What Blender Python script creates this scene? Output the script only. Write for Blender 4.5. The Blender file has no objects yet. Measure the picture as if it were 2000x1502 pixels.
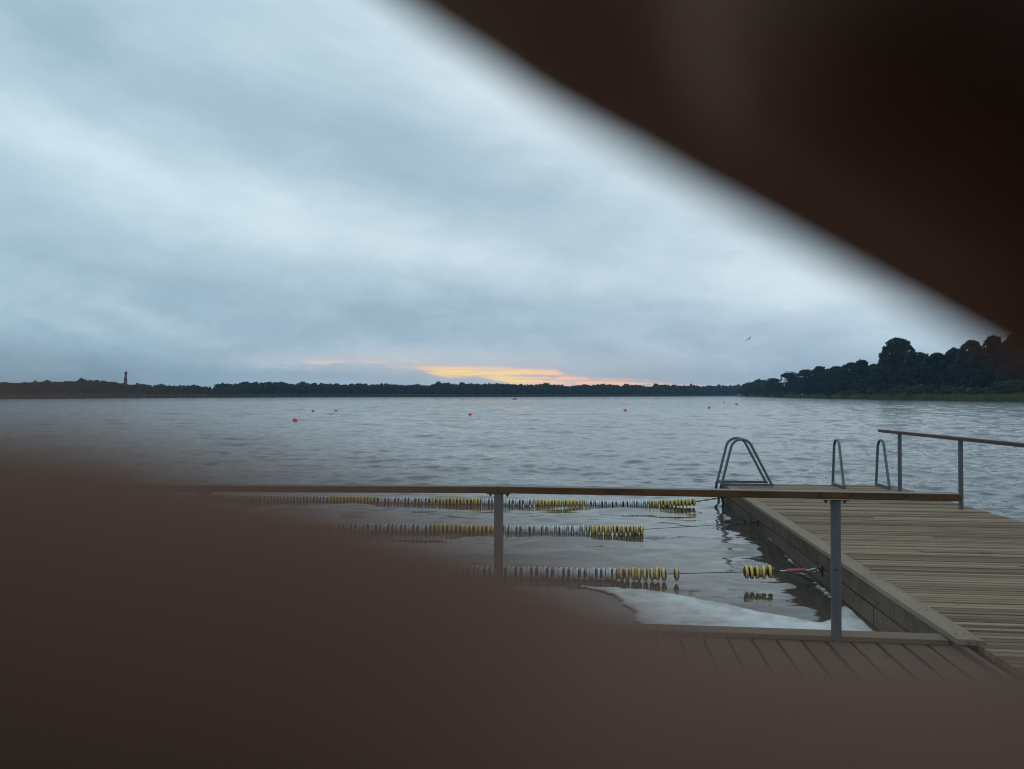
import bpy, bmesh, math, random
import numpy as np
from mathutils import Vector, Matrix, Euler

random.seed(7)
rng = np.random.default_rng(11)
R = math.radians
scene = bpy.context.scene
COL = scene.collection

# ------------------------------------------------------------------ camera
F = 1490.0                       # focal length in pixels of the 2000 px wide photograph
CAMZ = 2.07
PITCH = math.atan(20.0 / F)
cam_d = bpy.data.cameras.new('camera')
cam = bpy.data.objects.new('camera', cam_d)
COL.objects.link(cam)
cam.location = (0, 0, CAMZ)
cam.rotation_euler = (math.pi / 2 + PITCH, 0, 0)
cam_d.sensor_width = 36
cam_d.lens = F / 2000 * 36
cam_d.clip_start = 0.001
cam_d.clip_end = 20000
cam_d.dof.use_dof = True
cam_d.dof.focus_distance = 60.0
APERTURE_MM = 2.9
cam_d.dof.aperture_fstop = cam_d.lens / APERTURE_MM
scene.camera = cam

CP, SP = math.cos(PITCH), math.sin(PITCH)

def ray(px, py):
    x = (px - 1000) / F
    y = -(py - 751) / F
    return Vector((x, CP - y * SP, SP + y * CP))

def at_z(px, py, z=0.0):
    d = ray(px, py)
    t = (z - CAMZ) / d.z
    return Vector((d.x * t, d.y * t, z))

def at_y(px, py, Y):
    d = ray(px, py)
    t = Y / d.y
    return Vector((d.x * t, Y, CAMZ + d.z * t))

def cs(x, y, z):
    """camera millimetres (right, up, forward) to world."""
    x, y, z = x / 1000, y / 1000, z / 1000
    return Vector((x, z * CP - y * SP, CAMZ + z * SP + y * CP))

# ------------------------------------------------------------------ object helpers
def tag(o, label=None, cat=None, group=None, kind=None):
    if label: o['label'] = label
    if cat: o['category'] = cat
    if group: o['group'] = group
    if kind: o['kind'] = kind
    return o

def empty(name, loc=(0, 0, 0), rot=None):
    o = bpy.data.objects.new(name, None)
    o.empty_display_size = 0.2
    COL.objects.link(o)
    o.location = loc
    if rot: o.rotation_euler = rot
    return o

def obj(name, me, mat=None, parent=None):
    o = bpy.data.objects.new(name, me)
    COL.objects.link(o)
    if mat is not None:
        me.materials.clear()
        for m in (mat if isinstance(mat, (list, tuple)) else [mat]): me.materials.append(m)
    if parent is not None: o.parent = parent
    return o

class MB:
    """collects boxes, tubes, lathes into one mesh"""
    def __init__(self):
        self.v, self.f, self.s = [], [], []
    def add(self, v, f, smooth=False):
        b = len(self.v)
        self.v += [tuple(p) for p in v]
        self.f += [tuple(i + b for i in q) for q in f]
        self.s += [smooth] * len(f)
    def box(self, lo, hi, M=None, bev=0.0):
        x0, y0, z0 = lo; x1, y1, z1 = hi
        if bev <= 0:
            v = [(x0,y0,z0),(x1,y0,z0),(x1,y1,z0),(x0,y1,z0),(x0,y0,z1),(x1,y0,z1),(x1,y1,z1),(x0,y1,z1)]
            f = [(3,2,1,0),(4,5,6,7),(0,1,5,4),(1,2,6,5),(2,3,7,6),(3,0,4,7)]
        else:
            bm = bmesh.new()
            bmesh.ops.create_cube(bm, size=1)
            for q in bm.verts:
                q.co = Vector((x0 + (q.co.x + .5) * (x1 - x0), y0 + (q.co.y + .5) * (y1 - y0), z0 + (q.co.z + .5) * (z1 - z0)))
            bmesh.ops.bevel(bm, geom=bm.edges[:], offset=bev, segments=2, affect='EDGES', profile=.5)
            bm.verts.index_update()
            v = [q.co.copy() for q in bm.verts]
            f = [[q.index for q in p.verts] for p in bm.faces]
            bm.free()
        if M is not None: v = [M @ Vector(p) for p in v]
        self.add(v, f)
        return self
    def tube(self, pts, r, n=10, caps=True):
        pts = [Vector(p) for p in pts]
        rs = r if isinstance(r, (list, tuple)) else [r] * len(pts)
        rings = []
        t0 = (pts[1] - pts[0]).normalized()
        a = Vector((0, 0, 1)) if abs(t0.z) < .9 else Vector((1, 0, 0))
        nrm = t0.cross(a).normalized()
        for i, p in enumerate(pts):
            if i == 0: t = pts[1] - pts[0]
            elif i == len(pts) - 1: t = pts[-1] - pts[-2]
            else: t = (pts[i + 1] - p).normalized() + (p - pts[i - 1]).normalized()
            t.normalize()
            nrm = (nrm - t * nrm.dot(t)).normalized()
            b = t.cross(nrm)
            rings.append([p + (nrm * math.cos(2 * math.pi * k / n) + b * math.sin(2 * math.pi * k / n)) * rs[i] for k in range(n)])
        v = [q for rg in rings for q in rg]
        f = []
        for i in range(len(pts) - 1):
            for k in range(n):
                f.append((i * n + k, i * n + (k + 1) % n, (i + 1) * n + (k + 1) % n, (i + 1) * n + k))
        self.add(v, f, True)
        if caps:
            self.add(rings[0], [tuple(reversed(range(n)))])
            self.add(rings[-1], [tuple(range(n))])
        return self
    def lathe(self, prof, n=24, M=None, smooth=True):
        """prof: list of (radius, z)"""
        v, f = [], []
        for (r, z) in prof:
            for k in range(n):
                a = 2 * math.pi * k / n
                v.append(Vector((r * math.cos(a), r * math.sin(a), z)))
        for i in range(len(prof) - 1):
            for k in range(n):
                f.append((i * n + k, i * n + (k + 1) % n, (i + 1) * n + (k + 1) % n, (i + 1) * n + k))
        if M is not None: v = [M @ p for p in v]
        self.add(v, f, smooth)
        return self
    def mesh(self, name):
        me = bpy.data.meshes.new(name)
        me.from_pydata(self.v, [], self.f)
        me.polygons.foreach_set('use_smooth', self.s)
        me.update()
        return me
    def build(self, name, mat, parent=None):
        return obj(name, self.mesh(name), mat, parent)

def np_mesh(name, v, f, smooth=False):
    """v (n,3), f (m,k)"""
    v = np.asarray(v, dtype=np.float32); f = np.asarray(f, dtype=np.int32)
    me = bpy.data.meshes.new(name)
    me.vertices.add(len(v)); me.vertices.foreach_set('co', v.ravel())
    m, k = f.shape
    me.loops.add(m * k); me.loops.foreach_set('vertex_index', f.ravel())
    me.polygons.add(m)
    me.polygons.foreach_set('loop_start', np.arange(0, m * k, k, dtype=np.int32))
    me.polygons.foreach_set('loop_total', np.full(m, k, dtype=np.int32))
    me.polygons.foreach_set('use_smooth', np.full(m, smooth))
    me.update(calc_edges=True)
    return me

# ------------------------------------------------------------------ node helpers
class NT:
    def __init__(self, tree):
        self.t = tree; self.n = tree.nodes; self.l = tree.links
    def node(self, typ, **kw):
        nd = self.n.new(typ)
        for k, v in kw.items(): setattr(nd, k, v)
        return nd
    def set(self, sock, val):
        if isinstance(val, S): self.l.new(val.s, sock)
        elif isinstance(val, bpy.types.NodeSocket): self.l.new(val, sock)
        elif val is not None:
            if hasattr(sock.default_value, '__len__') and not hasattr(val, '__len__'): val = [val] * len(sock.default_value)
            if hasattr(val, '__len__') and len(val) == 3 and len(sock.default_value) == 4: val = (*val, 1)
            sock.default_value = val
    def math(self, op, a, b=None, c=None):
        nd = self.node('ShaderNodeMath', operation=op)
        self.set(nd.inputs[0], a)
        if b is not None: self.set(nd.inputs[1], b)
        if c is not None: self.set(nd.inputs[2], c)
        return S(self, nd.outputs[0])
    def smooth(self, x, a, b, lo=0.0, hi=1.0):
        nd = self.node('ShaderNodeMapRange', interpolation_type='SMOOTHSTEP')
        self.set(nd.inputs['Value'], x)
        nd.inputs['From Min'].default_value = a; nd.inputs['From Max'].default_value = b
        nd.inputs['To Min'].default_value = lo; nd.inputs['To Max'].default_value = hi
        return S(self, nd.outputs['Result'])
    def combine(self, x, y, z):
        nd = self.node('ShaderNodeCombineXYZ')
        for i, q in enumerate((x, y, z)): self.set(nd.inputs[i], q)
        return S(self, nd.outputs[0])
    def sep(self, v):
        nd = self.node('ShaderNodeSeparateXYZ')
        self.set(nd.inputs[0], v)
        return [S(self, o) for o in nd.outputs]
    def noise(self, vec, scale=1.0, detail=4.0, rough=.5, dist=0.0, color=False):
        nd = self.node('ShaderNodeTexNoise')
        self.set(nd.inputs['Vector'], vec)
        nd.inputs['Scale'].default_value = scale; nd.inputs['Detail'].default_value = detail
        nd.inputs['Roughness'].default_value = rough; nd.inputs['Distortion'].default_value = dist
        return S(self, nd.outputs['Color' if color else 'Fac'])
    def mix(self, fac, a, b, blend='MIX'):
        nd = self.node('ShaderNodeMix', data_type='RGBA', blend_type=blend)
        self.set(nd.inputs[0], fac); self.set(nd.inputs[6], a); self.set(nd.inputs[7], b)
        return S(self, nd.outputs[2])
    def ramp(self, fac, stops, interp='LINEAR'):
        nd = self.node('ShaderNodeValToRGB')
        cr = nd.color_ramp; cr.interpolation = interp
        while len(cr.elements) < len(stops): cr.elements.new(.5)
        for e, (p, c) in zip(cr.elements, stops):
            e.position = p; e.color = (*c, 1) if hasattr(c, '__len__') else (c, c, c, 1)
        self.set(nd.inputs[0], fac)
        return S(self, nd.outputs[0])

class S:
    def __init__(self, nt, s): self.nt, self.s = nt, s
    def __add__(self, o): return self.nt.math('ADD', self, o)
    __radd__ = __add__
    def __sub__(self, o): return self.nt.math('SUBTRACT', self, o)
    def __rsub__(self, o): return self.nt.math('SUBTRACT', o, self)
    def __mul__(self, o): return self.nt.math('MULTIPLY', self, o)
    __rmul__ = __mul__
    def __truediv__(self, o): return self.nt.math('DIVIDE', self, o)
    def max(self, o): return self.nt.math('MAXIMUM', self, o)
    def min(self, o): return self.nt.math('MINIMUM', self, o)
    def abs(self): return self.nt.math('ABSOLUTE', self)
    def exp(self): return self.nt.math('EXPONENT', self)
    def clamp(self): return self.nt.math('MINIMUM', self.nt.math('MAXIMUM', self, 0.0), 1.0)

def new_mat(name):
    m = bpy.data.materials.new(name)
    m.use_nodes = True
    m.node_tree.nodes.clear()
    nt = NT(m.node_tree)
    out = nt.node('ShaderNodeOutputMaterial')
    p = nt.node('ShaderNodeBsdfPrincipled')
    nt.l.new(p.outputs[0], out.inputs[0])
    return m, nt, p

def bump(nt, p, h, strength, dist):
    b = nt.node('ShaderNodeBump')
    b.inputs['Strength'].default_value = strength
    b.inputs['Distance'].default_value = dist
    nt.set(b.inputs['Height'], h)
    nt.l.new(b.outputs[0], p.inputs['Normal'])

# ------------------------------------------------------------------ world
world = bpy.data.worlds.new('World'); scene.world = world; world.use_nodes = True
wt = NT(world.node_tree); wt.n.clear()
SUN_AZ, SUN_EL = R(2.0), R(2.5)
def build_world():
    tc = wt.node('ShaderNodeTexCoord')
    g = S(wt, tc.outputs['Generated'])
    x, y, z = wt.sep(g)
    yy = (y.abs()).max(0.25)
    u = (x / yy).max(-1.2).min(1.6)
    v = (z / yy).max(0.0).min(1.6)
    warp1 = wt.noise(wt.combine(u * 1.6, v * 4.0, y * .3), 1.5, 3, .5)
    warp2 = wt.noise(wt.combine(u * 1.3, v * 3.4, y * .3 + 4.7), 2.6, 4, .55)
    t = v * (1.0 + .8 * u).max(.25)
    tw = t + (warp1 - .5) * (t * .34 + .03) + (warp2 - .5) * (t * .12 + .035)
    band = wt.ramp((tw / .9).clamp(), [(0.0, .42), (.02, .46), (.06, .40), (.10, .44), (.135, .50), (.165, .58), (.20, .70), (.225, .66),
                                        (.27, .52), (.31, .48), (.36, .56), (.42, .66), (.48, .60), (.56, .50), (.68, .58), (.85, .60), (1.0, .68)], 'B_SPLINE')
    L, _, _ = wt.sep(band)
    L = (L - .53) * .62 + .535
    rag = wt.noise(wt.combine(u * 5.0, v * 11.0, 6.1), 2.0, 6, .62)
    rag2 = wt.noise(wt.combine(u * 5.0 + 9.0, v * 11.0, 2.4), 2.0, 6, .62)
    ur = u + (rag - .5) * .16
    vr = v + (rag2 - .5) * .075
    def blob(uc, vc, a, b, ang, amp):
        du = ur - uc; dv = vr - vc
        c, s = math.cos(ang), math.sin(ang)
        p = (du * c + dv * s) / a
        q = (dv * c - du * s) / b
        return ((p * p + q * q) * -1.0).exp() * (amp * .85)
    def pb(px, py, a, b, ang, amp):
        return blob((px - 1000) / F, (771 - py) / F, a / F, b / F, R(ang), amp)
    for args in [(950, 120, 330, 110, -28, .14), (1350, 430, 420, 110, -28, .16), (1700, 600, 300, 80, -25, .10),
                 (560, 430, 260, 60, -12, .17), (110, 270, 190, 50, -22, .12), (330, 400, 260, 70, -20, .08),
                 (930, 330, 360, 70, -16, -.10), (420, 190, 360, 60, -20, -.08), (60, 40, 220, 110, 0, -.12),
                 (980, 500, 260, 40, -10, .06), (1070, 555, 52, 45, 0, -.07), (700, 610, 380, 46, -6, -.07),
                 (120, 690, 330, 50, -5, -.19), (640, 742, 260, 28, -3, -.13), (880, 590, 120, 40, 0, -.06), (330, 610, 160, 26, -14, -.08), (230, 600, 150, 34, -20, .11),
                 (170, 640, 120, 18, -20, .09), (1300, 640, 300, 40, -4, -.05), (1450, 735, 300, 30, 0, -.01),
                 (780, 690, 220, 14, -4, .09), (430, 690, 110, 16, -8, .07)]:
        L = L + pb(*args)
    fine = wt.noise(wt.combine(u * 2.2 + warp1 * .5, v * (1.0 + .8 * u).max(.25) * 8.0, 3.3), 2.2, 6, .58)
    fine2 = wt.noise(wt.combine(u * 7.0, v * 15.0 + warp2 * 1.2, 1.1), 1.6, 5, .6)
    low = wt.smooth(v, .32, .03)
    L = L + (fine - .5) * .26 + (fine2 - .5) * (low * .36 + .05)
    L = (L + .045).clamp()
    col = wt.ramp(L, [(0.0, (.21, .315, .395)), (.25, (.295, .415, .495)), (.45, (.39, .515, .595)), (.62, (.515, .638, .71)), (.8, (.67, .78, .835)), (1.0, (.80, .88, .925))])
    # a slight teal cast towards the left, a slightly violet one low on the right
    teal = wt.smooth(u, .1, -.8)
    col = wt.mix(teal * .3, col, wt.mix(1.0, col, (.88, 1.03, 1.04), 'MULTIPLY'))
    lowr = wt.smooth(v, .16, .02) * wt.smooth(u, -.5, .3)
    col = wt.mix(lowr * .6, col, wt.mix(1.0, col, (1.03, 1.0, 1.03), 'MULTIPLY'))
    # gap in the cloud above the far shore where the sunset shows
    edge = wt.noise(wt.combine(u * 26, v * 60, 0.0), 1.0, 6, .62)
    edge2 = wt.noise(wt.combine(u * 14, v * 130, 2.0), 1.0, 4, .6)
    def curve(pts):
        U0, U1 = -.20, .30
        r_ = wt.ramp(((u - U0) / (U1 - U0)).clamp(), [(((px - 1000) / F - U0) / (U1 - U0), (771 - py) / F / .05) for px, py in pts])
        return wt.sep(r_)[0] * .05
    vT = curve([(790, 716), (822, 712.5), (950, 716), (1050, 720), (1088, 722), (1112, 733), (1180, 739), (1250, 743.5), (1310, 748), (1375, 751.5)])
    vB = curve([(790, 717), (818, 723), (845, 733), (872, 739), (925, 738), (960, 743), (990, 750), (1020, 762), (1350, 764), (1375, 753)])
    eT = (v - vT + (edge - .5) * .0050 + (edge2 - .5) * .003) * -1.0
    eB = v - vB + (edge - .5) * .0070
    gap = wt.smooth(eT, -.0030, .0042) * wt.smooth(eB, -.0014, .0032) * wt.smooth(u + (edge - .5) * .03, -.150, -.105) * wt.smooth(y, .0, .1)
    lump = wt.noise(wt.combine(u * 40, v * 110, 5.0), 1.0, 5, .62)
    gap = gap * (1.0 - wt.smooth(lump, .50, .66) * wt.smooth(u, .02, .06) * .85)
    streaks = wt.noise(wt.combine(u * 9, v * 300, 11.0), 1.0, 5, .6)
    gap = gap * (1.0 - wt.smooth(streaks, .47, .66) * .75)
    core = wt.smooth(eT, .001, .0065) * wt.smooth(eB, .0005, .0045) * wt.smooth(u, .075, -.01) * wt.smooth(u, -.115, -.09)
    sun_c = wt.mix((core * 1.05 + (edge2 - .5) * 1.1 + (streaks - .5) * -1.0).clamp(), (.99, .64, .50), (1.0, .86, .40))
    left = ((((u + .19) / .15) * ((u + .19) / .15) + ((v - .046) / .013) * ((v - .046) / .013)) * -1.0).exp() * wt.smooth(y, 0.0, .1)
    col = wt.mix(left * .38, col, (.80, .745, .72))
    halo = ((((u - .02) / .25) * ((u - .02) / .25) + ((v - .028) / .028) * ((v - .028) / .028)) * -1.0).exp() * wt.smooth(y, 0.0, .1)
    col = wt.mix(halo * .36, col, (.84, .72, .66))
    wisp = wt.noise(wt.combine(u * 18, v * 170, 8.0), 1.0, 5, .6)
    reg = ((((u + .225) / .12) * ((u + .225) / .12) + ((v - .0385 + u * .01) / .0055) * ((v - .0385 + u * .01) / .0055)) * -1.0).exp() * wt.smooth(y, 0.0, .1)
    col = wt.mix((wt.smooth(wisp, .45, .62) * reg * .8).clamp(), col, (.90, .72, .62))
    # clear air seen through the gap: the physical sky, warm at this low sun
    sky = wt.node('ShaderNodeTexSky', sky_type='NISHITA')
    sky.sun_disc = False; sky.sun_elevation = SUN_EL; sky.sun_rotation = SUN_AZ
    skyc = wt.mix(1.0, S(wt, sky.outputs[0]), (.07, .07, .07), 'MULTIPLY')
    sun_c = wt.mix(.15, sun_c, skyc)
    col = wt.mix(gap, col, sun_c)
    col = wt.mix(1.0, col, (.97, 1.0, 1.03), 'MULTIPLY')
    # below the horizon: dim water tone
    col = wt.mix(wt.smooth(z, -.01, -.2), col, (.10, .12, .13))
    # the cloud deck behind the viewer is a little darker (dusk)
    back = wt.smooth(y, .15, -.6)
    col = wt.mix(back * .6, col, (.30, .375, .43))
    bg = wt.node('ShaderNodeBackground')
    wt.set(bg.inputs[0], col)
    bg.inputs[1].default_value = 1.0
    out = wt.node('ShaderNodeOutputWorld')
    wt.l.new(bg.outputs[0], out.inputs[0])
build_world()
world.cycles.sampling_method = 'MANUAL'; world.cycles.sample_map_resolution = 1024

sun_d = bpy.data.lights.new('sun', 'SUN'); sun = bpy.data.objects.new('sun', sun_d); COL.objects.link(sun)
sun_d.energy = 0.03; sun_d.angle = R(65); sun_d.color = (1.0, .72, .50)
sdir = Vector((math.sin(SUN_AZ) * math.cos(SUN_EL), math.cos(SUN_AZ) * math.cos(SUN_EL), math.sin(SUN_EL)))
sun.rotation_euler = (-sdir).to_track_quat('-Z', 'Y').to_euler()
sun.location = (0, 40, 30)

# ------------------------------------------------------------------ materials
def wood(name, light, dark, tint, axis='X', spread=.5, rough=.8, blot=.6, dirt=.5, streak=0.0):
    """weathered boards; grain runs along `axis` of the object"""
    m, nt, p = new_mat(name)
    tc = nt.node('ShaderNodeTexCoord')
    o = S(nt, tc.outputs['Object'])
    x, y, z = nt.sep(o)
    geo = nt.node('ShaderNodeNewGeometry')
    rnd = S(nt, geo.outputs['Random Per Island'])
    if axis == 'X': a, b, c = x, y, z
    elif axis == 'Y': a, b, c = y, x, z
    else: a, b, c = z, x, y
    a2 = a + rnd * 37.0
    grain = nt.noise(nt.combine(a2 * 1.6, b * 55.0, c * 55.0), 1.0, 5, .65, .3)
    grain2 = nt.noise(nt.combine(a2 * 5.0, b * 190.0, c * 190.0), 1.0, 3, .6)
    blotch = nt.noise(nt.combine(a2 * .9, b * 2.2 + rnd * 9, c * 2.2), 1.4, 5, .6)
    patch = nt.noise(nt.combine(a * .8, b * .8, c * .8), 1.0, 4, .6)
    k = (grain * .55 + grain2 * .25 + (rnd - .5) * spread + (blotch - .5) * blot + .1)
    col = nt.mix(k.clamp(), dark, light)
    col = nt.mix(nt.smooth(blotch + (rnd - .5) * .3, .42, .68) * .75, col, nt.mix(1.0, col, tint, 'MULTIPLY'))
    stain = nt.smooth(patch + (grain - .5) * .35, .56, .72)
    col = nt.mix(stain * dirt, col, nt.mix(1.0, col, (.48, .46, .46), 'MULTIPLY'))
    knot = nt.node('ShaderNodeTexVoronoi')
    nt.set(knot.inputs['Vector'], nt.combine(a2 * 1.4, b * 7.0, c * 7.0)); knot.inputs['Scale'].default_value = 1.0
    kd = nt.smooth(S(nt, knot.outputs['Distance']), .16, .06)
    col = nt.mix(kd * .55, col, nt.mix(1.0, col, (.35, .30, .26), 'MULTIPLY'))
    crack = nt.smooth(nt.noise(nt.combine(a2 * 1.1, b * 90.0, c * 90.0 + 5.0), 1.0, 2, .5), .35, .27)
    col = nt.mix(crack * .7, col, nt.mix(1.0, col, (.3, .28, .27), 'MULTIPLY'))
    if streak:
        sn = nt.noise(nt.combine(a * 6.0, b * 1.0, c * 3.0 + rnd * 11), 1.0, 6, .7, .8)
        sn2 = nt.noise(nt.combine(a * 26.0, b * 1.0, c * 14.0), 1.0, 4, .65)
        col = nt.mix(nt.smooth(sn + (sn2 - .5) * .6, .46, .78) * streak, col, nt.mix(1.0, col, (.26, .25, .25), 'MULTIPLY'))
    nt.set(p.inputs['Base Color'], col)
    p.inputs['Roughness'].default_value = rough
    p.inputs['Specular IOR Level'].default_value = .3
    bump(nt, p, grain * .6 + grain2 * .4 - crack * .6, .5, .004)
    return m

M = {}
M['deck'] = wood('weathered_deck_boards', (.42, .276, .165), (.080, .055, .036), (.86, .91, 1.02), 'Y', .8)
M['deck_near'] = wood('weathered_near_boards', (.34, .28, .215), (.13, .105, .085), (.92, .97, 1.0), 'Y', .35)
M['cap'] = wood('weathered_cap_board', (.43, .315, .215), (.13, .10, .073), (.92, .97, 1.02), 'X', .25)
M['cap_cross'] = wood('weathered_cross_cap', (.30, .21, .14), (.11, .082, .06), (.92, .97, 1.0), 'Y', .25)
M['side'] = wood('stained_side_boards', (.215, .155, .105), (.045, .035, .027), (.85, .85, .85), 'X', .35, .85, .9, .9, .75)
M['rail'] = wood('varnished_rail', (.24, .115, .034), (.022, .012, .008), (.55, .48, .45), 'X', .15, .5, 1.9, .9, .8)
M['rail_top'] = wood('grey_rail_top', (.36, .33, .28), (.16, .14, .12), (.95, .97, 1.0), 'X', .2)
M['rail_red'] = wood('red_brown_rail', (.16, .085, .06), (.045, .028, .022), (.8, .8, .8), 'X', .2, .6)

def metal(name, base, rough=.45, metallic=.6, var=.35):
    m, nt, p = new_mat(name)
    tc = nt.node('ShaderNodeTexCoord'); o = S(nt, tc.outputs['Object'])
    n = nt.noise(o, 14.0, 4, .6); n2 = nt.noise(o, 90.0, 2, .5)
    dk = tuple(c * (1 - var) for c in base); lt = tuple(min(1, c * (1 + var)) for c in base)
    n3 = nt.noise(o, 5.0, 6, .7)
    nt.set(p.inputs['Base Color'], nt.mix(nt.smooth(n3 + (n2 - .5) * .3, .58, .74) * .55, nt.mix((n * .7 + n2 * .3), dk, lt), (.13, .085, .055)))
    p.inputs['Metallic'].default_value = metallic
    nt.set(p.inputs['Roughness'], n * .25 + (rough - .12))
    return m
M['galv'] = metal('galvanised_steel', (.16, .185, .205), .5, .55)
M['post'] = metal('grey_post_steel', (.13, .143, .150), .5, .35)
M['dark_steel'] = metal('dark_wet_steel', (.06, .065, .07), .45, .5)
M['bright_steel'] = metal('bright_steel', (.55, .56, .56), .3, .9)

def plain(name, base, rough=.55, var=.15, scale=20.0, spec=.4, coat=0.0, dirt=None):
    m, nt, p = new_mat(name)
    tc = nt.node('ShaderNodeTexCoord'); o = S(nt, tc.outputs['Object'])
    oi = nt.node('ShaderNodeObjectInfo'); rnd = S(nt, oi.outputs['Random'])
    ox, oy, oz = nt.sep(o)
    n = nt.noise(nt.combine(ox + rnd * 7, oy, oz), scale, 5, .6)
    dk = tuple(c * (1 - var) for c in base); lt = tuple(min(1, c * (1 + var)) for c in base)
    col = nt.mix((n + (rnd - .5) * .5).clamp(), dk, lt)
    if dirt:
        col = nt.mix(nt.smooth(n, .5, .68) * .6, col, dirt)
    nt.set(p.inputs['Base Color'], col)
    p.inputs['Roughness'].default_value = rough
    p.inputs['Specular IOR Level'].default_value = spec
    p.inputs['Coat Weight'].default_value = coat
    return m
M['yellow'] = plain('yellow_plastic', (.86, .66, .17), .5, .15, 25, .4, 0, (.40, .28, .08))
M['white_pl'] = plain('white_plastic', (.86, .87, .86), .5, .12, 25, .4, 0, (.42, .42, .38))
M['orange_pl'] = plain('faded_orange_plastic', (.62, .36, .22), .6, .15, 25, .3, 0, (.38, .22, .12))
M['ochre'] = plain('ochre_hub_plastic', (.11, .068, .02), .6, .2, 25, .3)
M['grey_hub'] = plain('grey_hub_plastic', (.045, .045, .043), .6, .2, 25, .3)
M['pink'] = plain('faded_pink_red_sleeve', (.42, .10, .11), .6, .2, 30)
M['cable'] = plain('dark_cable', (.035, .035, .035), .6, .2, 30)
M['red'] = plain('red_buoy_plastic', (.95, .032, .045), .38, .12, 6, .5)
M['dark_red'] = plain('dark_red_float', (.16, .022, .045), .5, .2, 3)
M['orange_buoy'] = plain('orange_buoy', (.55, .16, .04), .5, .1, 3)
M['bird'] = plain('dark_plumage', (.015, .017, .02), .6, .2, 10)
M['gull'] = plain('grey_plumage', (.16, .17, .18), .7, .2, 10)
M['tower'] = plain('tower_concrete', (.12, .115, .13), .8, .2, .25)
M['tower_dark'] = plain('tower_cap_metal', (.06, .08, .09), .7, .2, .25)
M['white_paint'] = plain('white_painted_wood', (.7, .7, .68), .6, .1, 4)
M['bark'] = plain('dark_bark', (.05, .042, .034), .9, .3, 2)

def leaf(name, base, var=.4, scale=.35):
    m, nt, p = new_mat(name)
    geo = nt.node('ShaderNodeNewGeometry')
    rnd = S(nt, geo.outputs['Random Per Island'])
    n = nt.noise(S(nt, geo.outputs['Position']), scale, 3, .6)
    dk = tuple(c * (1 - var) for c in base); lt = tuple(c * (1 + var) for c in base)
    nt.set(p.inputs['Base Color'], nt.mix((rnd * .5 + (n - .25)).clamp(), dk, lt))
    p.inputs['Roughness'].default_value = .75
    p.inputs['Specular IOR Level'].default_value = .15
    return m
M['leaf_dark'] = leaf('dark_foliage', (.024, .037, .020))
M['leaf_mid'] = leaf('green_foliage', (.038, .056, .027))
M['leaf_bush'] = leaf('bush_foliage', (.055, .080, .038))
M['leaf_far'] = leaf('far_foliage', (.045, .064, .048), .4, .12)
M['reed'] = leaf('green_reeds', (.145, .165, .060), .35, .08)
M['reed_top'] = leaf('brown_reed_tops', (.16, .125, .07), .3, .08)
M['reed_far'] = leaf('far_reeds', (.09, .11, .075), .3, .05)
m, nt, p = new_mat('shore_soil')
geo = nt.node('ShaderNodeNewGeometry')
nt.set(p.inputs['Base Color'], nt.mix(nt.noise(S(nt, geo.outputs['Position']), .3, 5, .6), (.022, .032, .016), (.05, .055, .028)))
p.inputs['Roughness'].default_value = .95
M['soil'] = m

# water
m, nt, p = new_mat('lake_water')
geo = nt.node('ShaderNodeNewGeometry')
pos = S(nt, geo.outputs['Position'])
wx, wy, wz = nt.sep(pos)
murk = nt.noise(pos, .5, 3, .5)
p.inputs['IOR'].default_value = 1.44
p.inputs['Specular IOR Level'].default_value = .5
# calmer inside the bathing enclosure
dist = nt.math('SQRT', wx * wx + wy * wy)
nt.set(p.inputs['Roughness'], nt.smooth(dist, 12.0, 200.0, .02, .09))
vline = (wx - 2.38 - wy * .1157)
inside = nt.smooth(wy + wx * .1157, 19.0, 14.0) * nt.smooth(vline, 1.5, .5)
nt.set(p.inputs['Base Color'], nt.mix(inside, nt.mix(murk, (.026, .040, .050), (.042, .060, .070)), nt.mix(murk, (.044, .039, .030), (.075, .068, .052))))
amp = (1.0 - inside * .86)
rip = nt.noise(nt.combine(wx * 2.4, wy * 3.4, 0.0), 1.6, 4, .55)
rip2 = nt.noise(nt.combine(wx * .55, wy * .8, 7.0), 1.0, 4, .55)
far_amp = nt.smooth(dist, 20.0, 220.0, .18, 1.6)
h = rip * amp * .026 + rip2 * far_amp * amp * .20
bump(nt, p, h, 1.0, 1.0)
M['water'] = m

# foam
m, nt, p = new_mat('floating_foam')
geo = nt.node('ShaderNodeNewGeometry'); pos = S(nt, geo.outputs['Position'])
n = nt.noise(pos, 5.0, 6, .65); n2 = nt.noise(pos, 60.0, 3, .6)
at = nt.node('ShaderNodeAttribute', attribute_name='rim')
rim = S(nt, at.outputs['Fac'])
n3 = nt.noise(pos, 1.6, 5, .6)
col = nt.mix(nt.smooth(n * .55 + n3 * .45, .36, .60), (.58, .57, .53), (.93, .93, .92))
col = nt.mix((rim * (.15 + n * .7)).clamp(), col, (.40, .37, .29))
nt.set(p.inputs['Alpha'], 1.0 - nt.smooth(rim + (n - .5) * 1.1 + (n2 - .5) * .7, .50, 1.0) * .95)
col = nt.mix(nt.smooth(n2, .55, .75) * .2, col, (.45, .43, .38))
nt.set(p.inputs['Base Color'], col)
p.inputs['Roughness'].default_value = .9
bump(nt, p, n2 * .6 + n, .6, .01)
M['foam'] = m

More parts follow.
